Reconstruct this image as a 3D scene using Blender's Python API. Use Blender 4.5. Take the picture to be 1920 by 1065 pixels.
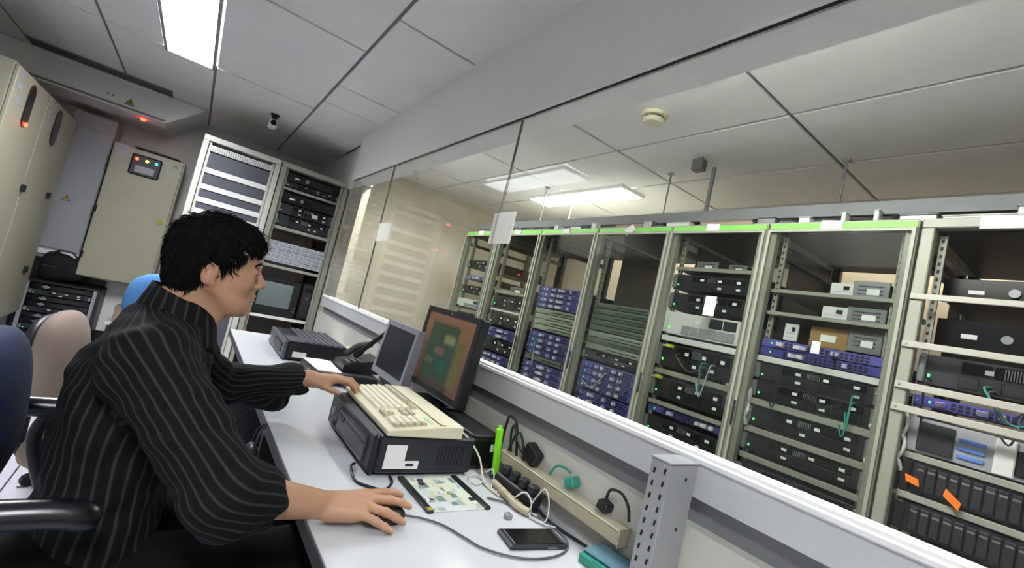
import bpy, math, random
import numpy as np
from mathutils import Matrix, Vector
random.seed(7)
SC = bpy.context.scene
COL = SC.collection
for o in list(bpy.data.objects):
    bpy.data.objects.remove(o, do_unlink=True)

# ------------------------------------------------------------------ camera, world, exposure
# X = across the glass partition (into the server room), Y = along the glass, Z = up
YAW, PITCH, ROLL, FPX = math.radians(34.8546), math.radians(3.7474), math.radians(13.3303), 857.1
fw = Vector((math.sin(YAW) * math.cos(PITCH), math.cos(YAW) * math.cos(PITCH), math.sin(PITCH)))
rt = Vector((math.cos(YAW), -math.sin(YAW), 0)); up = rt.cross(fw)
r2 = rt * math.cos(ROLL) + up * math.sin(ROLL); u2 = -rt * math.sin(ROLL) + up * math.cos(ROLL)
cam = bpy.data.cameras.new('camera'); camo = bpy.data.objects.new('camera', cam); COL.objects.link(camo)
camo.matrix_world = Matrix(((r2.x, u2.x, -fw.x, 0), (r2.y, u2.y, -fw.y, 0), (r2.z, u2.z, -fw.z, 1.25), (0, 0, 0, 1)))
cam.sensor_width = 36; cam.lens = FPX / 1920 * 36; cam.clip_start = 0.02
SC.camera = camo
SC.view_settings.view_transform = 'Standard'; SC.view_settings.look = 'None'
SC.view_settings.exposure = 0.55; SC.view_settings.gamma = 1.0; SC.view_settings.use_curve_mapping = False
w = bpy.data.worlds.new('world'); SC.world = w; w.use_nodes = True
w.node_tree.nodes['Background'].inputs[0].default_value = (0.55, 0.6, 0.7, 1)
w.node_tree.nodes['Background'].inputs[1].default_value = 0.02
LAMP_MAIN, LAMP_SERVER = 52.0, 42.0        # luminaire diffuser strengths

# ------------------------------------------------------------------ materials
def lin(c):
    if isinstance(c, str):
        c = [int(c[i:i + 2], 16) / 255 for i in (0, 2, 4)]
    return tuple(x / 12.92 if x <= .04045 else ((x + .055) / 1.055) ** 2.4 for x in c) + (1,)

MATS = {}
def mat(key, col='808080', rough=.5, metal=0, noise=0, nscale=20, bump=0, bscale=200, emit=None, strength=0, spec=.5, col2=None, attr=False, coat=0):
    if key in MATS: return MATS[key]
    m = bpy.data.materials.new(key); m.use_nodes = True; MATS[key] = m
    nt = m.node_tree; b = nt.nodes['Principled BSDF']
    b.inputs['Base Color'].default_value = lin(col); b.inputs['Roughness'].default_value = rough
    b.inputs['Metallic'].default_value = metal; b.inputs['Specular IOR Level'].default_value = spec
    b.inputs['Coat Weight'].default_value = coat
    tc = nt.nodes.new('ShaderNodeTexCoord')
    if noise:
        n = nt.nodes.new('ShaderNodeTexNoise'); n.inputs['Scale'].default_value = nscale; n.inputs['Detail'].default_value = 6
        r = nt.nodes.new('ShaderNodeValToRGB'); r.color_ramp.elements[0].position = .35; r.color_ramp.elements[1].position = .7
        c = lin(col); c2 = lin(col2) if col2 else tuple(x * (1 - noise) for x in c[:3]) + (1,)
        r.color_ramp.elements[0].color = c2; r.color_ramp.elements[1].color = c
        nt.links.new(tc.outputs['Object'], n.inputs['Vector']); nt.links.new(n.outputs['Fac'], r.inputs['Fac'])
        nt.links.new(r.outputs['Color'], b.inputs['Base Color'])
    if bump:
        n = nt.nodes.new('ShaderNodeTexNoise'); n.inputs['Scale'].default_value = bscale; n.inputs['Detail'].default_value = 4
        bp = nt.nodes.new('ShaderNodeBump'); bp.inputs['Strength'].default_value = bump; bp.inputs['Distance'].default_value = .002
        nt.links.new(tc.outputs['Object'], n.inputs['Vector']); nt.links.new(n.outputs['Fac'], bp.inputs['Height'])
        nt.links.new(bp.outputs['Normal'], b.inputs['Normal'])
    if attr:
        a = nt.nodes.new('ShaderNodeAttribute'); a.attribute_name = 'Col'
        nt.links.new(a.outputs['Color'], b.inputs['Base Color'])
        if strength:
            nt.links.new(a.outputs['Color'], b.inputs['Emission Color']); b.inputs['Emission Strength'].default_value = strength
    elif strength:
        b.inputs['Emission Color'].default_value = lin(emit or col); b.inputs['Emission Strength'].default_value = strength
    return m

def glass_mat(key, tint='f4f8f6', refl=1.0, ior=1.5):
    m = bpy.data.materials.new(key); m.use_nodes = True; MATS[key] = m
    nt = m.node_tree; nt.nodes.clear()
    out = nt.nodes.new('ShaderNodeOutputMaterial'); mix = nt.nodes.new('ShaderNodeMixShader')
    t = nt.nodes.new('ShaderNodeBsdfTransparent'); t.inputs[0].default_value = lin(tint)
    g = nt.nodes.new('ShaderNodeBsdfGlossy'); g.inputs['Roughness'].default_value = .0
    f = nt.nodes.new('ShaderNodeLayerWeight'); f.inputs['Blend'].default_value = .5      # Schlick: .04 + .96 (1-cos)^5, both faces alike
    pw = nt.nodes.new('ShaderNodeMath'); pw.operation = 'POWER'; pw.inputs[1].default_value = 5
    ma = nt.nodes.new('ShaderNodeMath'); ma.operation = 'MULTIPLY_ADD'; ma.inputs[1].default_value = .96; ma.inputs[2].default_value = .04
    mu = nt.nodes.new('ShaderNodeMath'); mu.operation = 'MULTIPLY'; mu.inputs[1].default_value = refl; mu.use_clamp = True
    nt.links.new(f.outputs['Facing'], pw.inputs[0]); nt.links.new(pw.outputs[0], ma.inputs[0]); nt.links.new(ma.outputs[0], mu.inputs[0]); nt.links.new(mu.outputs[0], mix.inputs[0])
    nt.links.new(t.outputs[0], mix.inputs[1]); nt.links.new(g.outputs[0], mix.inputs[2]); nt.links.new(mix.outputs[0], out.inputs[0])
    return m

# ------------------------------------------------------------------ mesh helpers
class MB:
    def __init__(s): s.v = []; s.f = []; s.mi = []; s.m = 0; s.sm = []
    def add(s, vs, fs, smooth=False):
        b = len(s.v); s.v += [tuple(p) for p in vs]
        for f in fs: s.f.append(tuple(i + b for i in f)); s.mi.append(s.m); s.sm.append(smooth)
        return s
    def box(s, x0, x1, y0, y1, z0, z1, M=None):
        vs = [Vector((x, y, z)) for x in (x0, x1) for y in (y0, y1) for z in (z0, z1)]
        if M is not None: vs = [M @ p for p in vs]
        return s.add(vs, [(0, 1, 3, 2), (4, 6, 7, 5), (0, 4, 5, 1), (2, 3, 7, 6), (0, 2, 6, 4), (1, 5, 7, 3)])
    def chbox(s, x0, x1, y0, y1, z0, z1, c=.004, M=None):
        """box with chamfered edges"""
        vs = []; 
        X = ((x0, x0 + c), (x1, x1 - c)); Y = ((y0, y0 + c), (y1, y1 - c)); Z = ((z0, z0 + c), (z1, z1 - c))
        idx = {}
        for i in (0, 1):
            for j in (0, 1):
                for k in (0, 1):
                    for a in range(3):
                        p = [X[i][1], Y[j][1], Z[k][1]]; p[a] = (X[i][0], Y[j][0], Z[k][0])[a]
                        idx[i, j, k, a] = len(vs); vs.append(Vector(p))
        if M is not None: vs = [M @ p for p in vs]
        fs = []
        for a in range(3):
            o = [q for q in range(3) if q != a]
            for e in (0, 1):
                q = []
                for (m_, n_) in ((0, 0), (1, 0), (1, 1), (0, 1)):
                    t = [0, 0, 0]; t[a] = e; t[o[0]] = m_; t[o[1]] = n_; q.append(idx[t[0], t[1], t[2], a])
                fs.append(q)
        for a in range(3):      # edges along axis a
            o = [q for q in range(3) if q != a]
            for m_ in (0, 1):
                for n_ in (0, 1):
                    t0 = [0, 0, 0]; t0[o[0]] = m_; t0[o[1]] = n_; t1 = list(t0); t1[a] = 1
                    fs.append([idx[(*t0, o[0])], idx[(*t1, o[0])], idx[(*t1, o[1])], idx[(*t0, o[1])]])
        for i in (0, 1):
            for j in (0, 1):
                for k in (0, 1): fs.append([idx[i, j, k, 0], idx[i, j, k, 1], idx[i, j, k, 2]])
        return s.add(vs, fs)
    def cyl(s, a, b, ra, rb=None, n=16, caps=True):
        a = Vector(a); b = Vector(b); rb = ra if rb is None else rb; d = (b - a).normalized()
        t = d.orthogonal().normalized(); u = d.cross(t); vs = []
        for c, r in ((a, ra), (b, rb)):
            for i in range(n):
                th = 2 * math.pi * i / n; vs.append(c + (t * math.cos(th) + u * math.sin(th)) * r)
        fs = [(i, (i + 1) % n, n + (i + 1) % n, n + i) for i in range(n)]
        s.add(vs, fs, True)
        if caps: s.add(vs[:n], [tuple(range(n))[::-1]]); s.add(vs[n:], [tuple(range(n))])
        return s
    def tube(s, pts, r, n=8, sub=6, closed_caps=True):
        P = [Vector(p) for p in pts]
        if sub > 1 and len(P) > 2:
            Q = []
            for i in range(len(P) - 1):
                p0 = P[max(i - 1, 0)]; p1 = P[i]; p2 = P[i + 1]; p3 = P[min(i + 2, len(P) - 1)]
                for k in range(sub):
                    t = k / sub
                    Q.append(.5 * ((2 * p1) + (p2 - p0) * t + (2 * p0 - 5 * p1 + 4 * p2 - p3) * t * t + (3 * p1 - p0 - 3 * p2 + p3) * t ** 3))
            Q.append(P[-1]); P = Q
        vs = []; prev = None
        for i, p in enumerate(P):
            d = (P[min(i + 1, len(P) - 1)] - P[max(i - 1, 0)])
            d = d.normalized() if d.length > 1e-9 else Vector((0, 0, 1))
            t = d.orthogonal().normalized() if prev is None else (prev - d * prev.dot(d))
            t = t.normalized() if t.length > 1e-6 else d.orthogonal().normalized()
            prev = t; u = d.cross(t)
            rr = r[i] if isinstance(r, (list, tuple)) else r
            for k in range(n):
                th = 2 * math.pi * k / n; vs.append(p + (t * math.cos(th) + u * math.sin(th)) * rr)
        fs = [(i * n + k, i * n + (k + 1) % n, (i + 1) * n + (k + 1) % n, (i + 1) * n + k) for i in range(len(P) - 1) for k in range(n)]
        s.add(vs, fs, True)
        s.add(vs[:n], [tuple(range(n))[::-1]]); s.add(vs[-n:], [tuple(range(n))])
        return s
    def prism(s, poly, ax, a, b, M=None):
        """polygon in the plane normal to ax (coordinates in cyclic order of the other axes) pushed from a to b"""
        o = [(1, 2), (0, 2), (0, 1)][ax]; vs = []
        for t in (a, b):
            for p in poly:
                q = [0, 0, 0]; q[ax] = t; q[o[0]] = p[0]; q[o[1]] = p[1]; vs.append(Vector(q))
        if M is not None: vs = [M @ p for p in vs]
        n = len(poly)
        return s.add(vs, [tuple(range(n))[::-1], tuple(range(n, 2 * n))] + [(i, (i + 1) % n, n + (i + 1) % n, n + i) for i in range(n)])
    def sphere(s, c, r, nu=16, nv=10, M=None):
        r = (r, r, r) if not isinstance(r, (tuple, list)) else r; vs = []; c = Vector(c)
        for j in range(nv + 1):
            ph = math.pi * j / nv
            for i in range(nu):
                th = 2 * math.pi * i / nu
                q = Vector((r[0] * math.sin(ph) * math.cos(th), r[1] * math.sin(ph) * math.sin(th), r[2] * math.cos(ph)))
                if M is not None: q = M @ q
                vs.append(c + q)
        return s.add(vs, [(j * nu + i, (j + 1) * nu + i, (j + 1) * nu + (i + 1) % nu, j * nu + (i + 1) % nu) for j in range(nv) for i in range(nu)], True)
    def mesh(s, name, mats):
        me = bpy.data.meshes.new(name); me.from_pydata(s.v, [], s.f)
        if not isinstance(mats, (list, tuple)): mats = [mats]
        for m in mats: me.materials.append(m)
        me.polygons.foreach_set('material_index', s.mi); me.polygons.foreach_set('use_smooth', s.sm)
        me.validate(); 
        import bmesh
        bm = bmesh.new(); bm.from_mesh(me); bmesh.ops.recalc_face_normals(bm, faces=bm.faces); bm.to_mesh(me); bm.free()
        return me
    def build(s, name, mats, parent=None, bevel=0):
        o = bpy.data.objects.new(name, s.mesh(name, mats)); COL.objects.link(o)
        if parent is not None: o.parent = parent
        if bevel:
            b = o.modifiers.new('bevel', 'BEVEL'); b.width = bevel; b.segments = 2; b.limit_method = 'ANGLE'
        return o

def tag(o, label=None, cat=None, group=None, kind=None):
    if label: o['label'] = label
    if cat: o['category'] = cat
    if group: o['group'] = group
    if kind: o['kind'] = kind
    return o
def thing(name, label, cat, loc=(0, 0, 0), rz=0, group=None):
    o = bpy.data.objects.new(name, None); COL.objects.link(o); o.empty_display_size = .05
    o.location = loc; o.rotation_euler = (0, 0, rz)
    return tag(o, label, cat, group)
def inst(name, me, parent, loc=(0, 0, 0), rot=(0, 0, 0), scale=None):
    o = bpy.data.objects.new(name, me); COL.objects.link(o); o.parent = parent; o.location = loc; o.rotation_euler = rot
    if scale: o.scale = scale
    return o
def struct(o): o['kind'] = 'structure'; return o
def plabel(o, t): o['label'] = t; return o
ORD = ['first', 'second', 'third', 'fourth', 'fifth', 'sixth', 'seventh', 'eighth', 'ninth', 'tenth', 'eleventh', 'twelfth', 'thirteenth', 'fourteenth', 'fifteenth', 'sixteenth', 'seventeenth', 'eighteenth']

# palette
M_tile = mat('ceiling_board', 'e6e6e4', .9, noise=.05, nscale=3, bump=.15, bscale=120)
M_grid = mat('ceiling_grid_metal', '7c7c7b', .6)
M_paint = mat('painted_white', 'ecece8', .7, noise=.05, nscale=2)
M_wallw = mat('wall_white', 'deded9', .8, noise=.06, nscale=2)
M_tan = mat('wall_tan', 'c0b3a2', .8, noise=.10, nscale=3)
M_cream = mat('wall_cream', 'd0cbbb', .8, noise=.16, nscale=2.2, col2='beb7a2')
M_floor = mat('raised_floor_laminate', 'cfccd6', .35, noise=.10, nscale=60)
M_seam = mat('floor_seam', '3a3a40', .8)
M_desk = mat('white_laminate', 'c6c9cd', .28, noise=.02, nscale=4)
M_edge = mat('dark_edge_band', '4a4a4c', .5)
M_band = mat('partition_white_lacquer', 'c9cbcc', .35)
M_sill = mat('sill_white_gloss', 'fbfbfb', .25)
M_greyled = mat('grey_trim', '7d7f82', .5)
M_panel = mat('partition_board', 'cfcec4', .6, noise=.05, nscale=4)
M_rack = mat('rack_beige_steel', '9c9d8f', .45, noise=.06, nscale=8)
M_rackd = mat('rack_dark_steel', '4c4d47', .5)
M_cab = mat('cabinet_beige_enamel', 'a3a28c', .42, noise=.05, nscale=5)
M_cabg = mat('grey_panel_enamel', '9a9c9f', .45)
M_black = mat('black_plastic', '17181b', .42)
M_blackg = mat('black_gloss_plastic', '0d0e10', .2)
M_dark = mat('dark_grey_plastic', '24252a', .45)
M_case = mat('pc_case_charcoal', '26282e', .4)
M_caseg = mat('pc_front_grey', '4a4b55', .38)
M_grey = mat('mid_grey_metal', '85878a', .4, metal=.4)
M_steel = mat('bare_steel', 'a9adb2', .3, metal=.8)
M_white = mat('white_plastic', 'e2e2de', .5)
M_paper = mat('white_paper', 'f6f6f4', .8)
M_lav = mat('lavender_plug', 'b7b4d8', .5)
M_cart = mat('cartridge_blue', '5d7cc0', .4)
M_sheet = mat('reflection_white', 'fafaf8', .8)  # for the sheets that imitate reflections on the glass
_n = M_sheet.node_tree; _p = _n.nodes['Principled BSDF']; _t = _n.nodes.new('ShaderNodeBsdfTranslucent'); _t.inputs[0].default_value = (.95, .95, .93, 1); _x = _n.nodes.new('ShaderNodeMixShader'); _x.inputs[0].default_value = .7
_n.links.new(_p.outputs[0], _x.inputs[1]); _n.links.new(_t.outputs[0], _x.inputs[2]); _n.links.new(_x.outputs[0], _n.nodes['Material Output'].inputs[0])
M_green = mat('green_tape', '76c250', .5)
M_purple = mat('purple_switch_front', '5a57a6', .4)
M_purple2 = mat('indigo_switch_front', '474592', .4)
M_patch = mat('grey_green_patch_panel', 'a3ac9a', .5)
M_patchd = mat('dark_green_panel', '6a7868', .5)
M_port = mat('port_black', '0b0b0f', .6)
M_led = mat('green_led', '60ff80', .5, strength=1.2)
M_ledb = mat('blue_led', '6a7cff', .5, strength=3)
M_ledr = mat('red_lamp', 'ff2a18', .4, strength=14)
M_ledy = mat('yellow_lamp', 'ffc93a', .4, strength=8)
M_ledt = mat('teal_lamp', '43b8a8', .4, strength=1.5)
M_orange = mat('orange_tag', 'ff7a10', .5)
M_signy = mat('sign_yellow', 'a8952c', .5)
M_beige = mat('keyboard_beige', 'd9d4b8', .5)
M_key = mat('key_cream', 'e6e2cc', .5)
M_keyd = mat('key_taupe', 'b9b59c', .5)
M_blue = mat('blue_fabric', '4377ad', .85, bump=.3, bscale=400)
M_navy = mat('navy_fabric', '1a2f55', .8, bump=.3, bscale=400)
M_beigef = mat('beige_fabric', '95847a', .9, bump=.3, bscale=400)
M_copper = mat('cord_grey', '55575a', .5)
M_tr = mat('cable_trunking_beige', 'b5ad93', .5)
M_glass = glass_mat('clear_pane', 'f8faf9', refl=.6)
M_doorglass = glass_mat('door_pane', 'eef0ee', refl=.35)
M_diff = mat('lamp_diffuser', 'ffffff', .5, emit='fafbff', strength=LAMP_MAIN)
M_diffs = mat('lamp_diffuser_warm', 'ffffff', .5, emit='fffdfa', strength=LAMP_SERVER)

# ------------------------------------------------------------------ the setting
HC = 2.45; GX = .97; YB = 5.95; XL = -1.75; XR = 4.0; YF = -2.2; SB = 4.95
fl = MB().box(XL, XR, YF, YB, -.06, -.012).build('floor', M_seam); struct(fl)
tm = MB().chbox(.003, .597, .003, .597, -.012, 0, .002).mesh('floor_tile', M_floor)
for i in range(-3, 5):
    for j in range(-1, 10):
        x0 = -.42 + .6 * i - .0; y0 = .33 + .6 * j
        if x0 > .9 or x0 + .6 < XL + .1: continue
        inst('floor_tile', tm, fl, (x0, y0, 0))
plabel(MB().box(.99, XR, YF, SB, -.012, 0).build('server_floor_sheet', M_floor, fl), 'pale floor of the server room')

cl = MB().box(XL, XR, YF, YB, HC + .014, HC + .08).build('ceiling', M_grid); struct(cl)
tile_cache = {}
def ctile(x0, x1, y0, y1, g=.0085):
    k = (round(x1 - x0, 3), round(y1 - y0, 3))
    if k not in tile_cache:
        tile_cache[k] = MB().chbox(g, k[0] - g, g, k[1] - g, 0, .014, .003).mesh('ceiling_tile', M_tile)
    inst('ceiling_tile', tile_cache[k], cl, (x0, y0, HC))
XB = .94
LX0, LX1, LY0, LY1 = -.438, -.154, 2.68, 3.9
colsY = [-2.2, -1.38, -.06, 1.26, 2.58, 3.9, 5.22, YB]
for a, b in zip(colsY[:-1], colsY[1:]):
    ctile(XL, -1.36, a, b); ctile(-1.36, -.76, a, b)
    if a == 2.58:
        ctile(-.76, LX0, a, b); ctile(LX0, LX1, a, LY0)
    elif abs(a + 1.38) < .01:
        ctile(-.76, LX0, a, b); ctile(LX0, LX1, -.14, b)
    else:
        ctile(-.76, -.154, a, b)
    ctile(-.154, .512, a, b)
for a, b in zip([-2.2, -1.1, -.05, 1.05, 2.12, 3.2, 3.62, 4.5, 5.2], [-1.1, -.05, 1.05, 2.12, 3.2, 3.62, 4.5, 5.2, YB]):
    ctile(.512, XB + .2, a, b)
SX = [1.0, 2.06, 2.66, 3.26, XR]; SY = [-2.2, -1.07, 0, 1.07, 2.13, 3.2, 4.2, SB]
FLX0, FLX1, FLY0, FLY1 = 2.55, 2.83, 2.5, 3.74
for i in range(4):
    for j in range(7):
        ctile(SX[i], SX[i + 1], SY[j], SY[j + 1])

# walls
struct(MB().box(XL - .1, XL, YF, YB, 0, HC + .05).build('wall_left', M_wallw))
struct(MB().box(XL, 1.12, YB, YB + .1, 0, HC + .05).build('wall_back', M_wallw))
struct(MB().box(XL, XR, YF - .1, YF, 0, HC + .05).build('wall_front', M_wallw))
struct(MB().box(XR, XR + .1, YF, YB, 0, HC + .05).build('wall_right', M_tan))
swb = struct(MB().box(1.12, XR, SB, SB + .1, 0, HC + .05).build('wall_server_back', M_cream))
struct(MB().box(1.06, 1.12, 4.05, YB, 0, HC + .05).build('wall_side', M_cream))
# partition under the glass: board, grey recess, white band, gloss sill
PY0, PY1 = YF, 4.05
struct(MB().box(.955, 1.05, PY0, PY1, 0, .905).build('wall_partition', M_panel))
struct(MB().box(.99, 1.05, PY0, PY1, .905, .962).build('trim_1', M_greyled))
struct(MB().box(.962, 1.05, PY0, PY1, .962, 1.032).build('trim_2', M_band))
struct(MB().chbox(.955, 1.05, PY0, PY1, 1.032, 1.046, .003).build('trim_3', M_sill))
# beam over the glass, stepping back near the racks
struct(MB().box(XB, 1.10, YF, 4.02, 2.05, HC + .02).build('trim_4', M_paint))
struct(MB().box(1.03, 1.12, 4.02, YB, 2.05, HC + .02).build('trim_5', M_paint))
struct(MB().box(.955, .962, YF, 4.02, 2.046, 2.05).build('trim_6', M_black))
# glass partition: panes butted edge to edge
win = struct(MB().box(.962, .985, YF, 4.05, 1.046, 1.052).build('window_1', M_sill))
for a, b in ((YF, .02), (.024, 1.59), (1.594, 3.08), (3.084, 4.04)):
    MB().box(.967, .975, a, b, 1.05, 2.05).build('pane', M_glass, win)
for y in (.022, 1.592, 3.082):
    MB().box(.966, .976, y - .0018, y + .0018, 1.05, 2.05).build('silicone_joint', M_grid, win)

M_lampframe = mat('lamp_frame_grey', '8d8f94', .6)
M_diffr = mat('added_lamp_diffuser', 'ffffff', .5, emit='fff3e0', strength=11)  # dim diffuser of the lamps added behind the racks
# ------------------------------------------------------------------ luminaires
def luminaire(x0, x1, y0, y1, label, m, louvre=False, z=HC):
    t = thing('ceiling_light', label, 'light', ((x0 + x1) / 2, (y0 + y1) / 2, z), 0, 'ceiling lights')
    hx, hy = (x1 - x0) / 2, (y1 - y0) / 2; f = .014
    b = MB().box(-hx, hx, -hy, -hy + f, -.028, .0).box(-hx, hx, hy - f, hy, -.028, .0).box(-hx, -hx + f, -hy + f, hy - f, -.028, .0).box(hx - f, hx, -hy + f, hy - f, -.028, .0)
    b.build('frame', M_white if louvre else M_lampframe, t)
    MB().box(-hx + f, hx - f, -hy + f, hy - f, -.004, -.001).build('diffuser', m, t)
    if not louvre:      # blades along the lamp cut the glare sideways
        bl = MB().box(-.0012, .0012, -hy + f, hy - f, -.0265, -.005).mesh('glare_blade', mat('blade_grey', 'b0b2b5', .6))
        for i in range(8): inst('glare_blade', bl, t, (-hx + f + .0015 + i * (2 * hx - 2 * f - .003) / 7, 0, 0))
    if louvre:
        lm = MB().box(-hx + f, hx - f, -.002, .002, -.03, -.005).mesh('louvre_blade', M_white)
        n = 12
        for i in range(n): inst('louvre_blade', lm, t, (0, -hy + f + (i + .5) * (2 * hy - 2 * f) / n, 0))
    return t
luminaire(LX0, LX1, LY0, LY1, 'bright rectangular ceiling light panel above the electrical cabinets', M_diff)
luminaire(LX0, LX1, -1.36, -.14, 'unseen ceiling light panel added behind the near end of the desk', M_diff)  # lamp added out of view for more light on the desk side
luminaire(FLX0, FLX1, FLY0, FLY1, 'louvred fluorescent ceiling light above the server racks', M_diffs, True, HC - .002)
luminaire(3.66, 3.94, .4, 1.6, 'unseen louvred ceiling light added behind the nearer racks', M_diffr, True, HC - .002)  # unseen lamp added to light the wall behind the racks
luminaire(3.66, 3.94, 2.6, 3.8, 'unseen louvred ceiling light added behind the farther racks', M_diffr, True, HC - .002)  # second unseen lamp, added for the same rear light
luminaire(1.12, 1.40, .25, 1.45, 'unseen louvred ceiling light added over the near part of the server aisle', M_diffs, True, HC - .002)  # lamp added out of sight above the beam to light the rack fronts
luminaire(1.12, 1.40, 2.95, 4.15, 'louvred fluorescent ceiling light over the far part of the server aisle', M_diffs, True, HC - .002)
# ------------------------------------------------------------------ server racks
RX = 2.24; RH = 1.988; RD = .85
REDGE = [4.22, 3.60, 2.965, 2.325, 1.715, 1.155, .575, -.03, -.63]
RNAME = ['far-end rack', 'rack behind the larger reflection sheet', 'violet-switch rack', 'grey-green panel rack', 'white-server rack', 'widest green-taped rack', 'rightmost rack', '']
RLAB = ['beige open-front server rack at the far end of the row, beside the back wall',
        'beige server rack with green tape and white label, behind the reflection sheet on the glass',
        'beige server rack with green tape holding violet network switches above grey patch panels',
        'beige server rack with green tape, crooked white label and grey-green panels inside',
        'beige server rack with green tape holding a white server and black servers',
        'large beige server rack with bright green tape, nearest of the green-taped racks',
        'rightmost beige server rack, long paper label instead of green tape']
slotm = MB().box(-.0015, 0, -.004, .004, -.004, .004).mesh('rail_hole', M_port)
def make_rack(i):
    y1, y0 = REDGE[i] - .004, REDGE[i + 1] + .004; w = y1 - y0
    t = thing('server_rack', RLAB[i], 'rack', (RX, y0, 0), 0, 'server racks in the glass-walled room')
    p = .040
    for yy in (0, w - p):
        MB().chbox(0, .045, yy, yy + p, .06, RH - .038, .004).build('post', M_rack, t)
        MB().chbox(RD - .045, RD, yy, yy + p, .06, RH - .038, .004).build('rear_post', M_rackd, t)
    MB().chbox(0, RD, 0, w, RH - .038, RH, .004).build('top_panel', M_rack, t)
    MB().box(.05, RD - .03, .036, w - .036, RH - .044, RH - .0375).build('inner_top_shade', M_dark, t)  # dark sheet that puts shade under the rack top into the colour
    MB().chbox(0, RD, 0, w, .0, .06, .004).build('base', M_rackd, t)
    for k, yy in enumerate((p + .004, w - p - .026)):
        r = MB().box(.07, .085, yy, yy + .022, .06, RH - .05).box(.085, .11, yy if k == 0 else yy + .019, yy + .003 if k == 0 else yy + .022, .06, RH - .05).build('mounting_rail', M_rack, t)
        mb = MB()
        for n in range(40): mb.box(.068, .0705, yy + .008, yy + .016, .75 + n * .0305, .762 + n * .0305)
        tag(mb.build('rail_holes', M_port, r), kind='stuff')
    for yy in (0, w - .004):
        if i in (3, 4): MB().box(.3, RD - .06, yy, yy + .004, .06, RH - .05).build('side_panel', M_rackd, t)
    for z in (.5, 1.2, 1.85):
        MB().box(.045, RD - .045, .004, .02, z, z + .03).box(.045, RD - .045, w - .02, w - .004, z, z + .03).build('side_brace', M_rackd, t)
    if i < 6:
        g = plabel(MB().box(-.003, -.0005, .006, w - .006, RH - .034, RH - .008).build('tape', M_green, t), 'green tape')
        cw = [.09, .09, .075, .075, .075, .085][i]; yc = w * .53; a = math.radians([0, 4, -4, -32, 2, 3][i])
        Mr = Matrix.Translation((-.006, yc, RH - .022)) @ Matrix.Rotation(a, 4, 'X')
        plabel(MB().box(-.002, .002, -cw / 2, cw / 2, -.023, .023, Mr).build('paper_label', M_paper, t), 'white paper label')
    else:
        plabel(MB().box(-.004, -.001, .03, w * .73, RH - .045, RH - .001).build('paper_label', M_paper, t), 'long white paper label')
    # glass door with a slim frame, shut
    if i < 6:
        d = MB().box(-.018, -.004, .004, .016, .07, RH - .040).box(-.018, -.004, w - .016, w - .004, .07, RH - .040).box(-.018, -.004, .016, w - .016, .07, .082).box(-.018, -.004, .016, w - .016, RH - .052, RH - .040).build('door_frame', M_rack, t)
        MB().box(-.013, -.009, .016, w - .016, .082, RH - .052).build('pane', M_doorglass, d)
        MB().chbox(-.03, -.018, w - .015, w - .006, .98, 1.1, .003).build('handle', M_dark, d)
    return t
racks = [make_rack(i) for i in range(7)]

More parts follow.
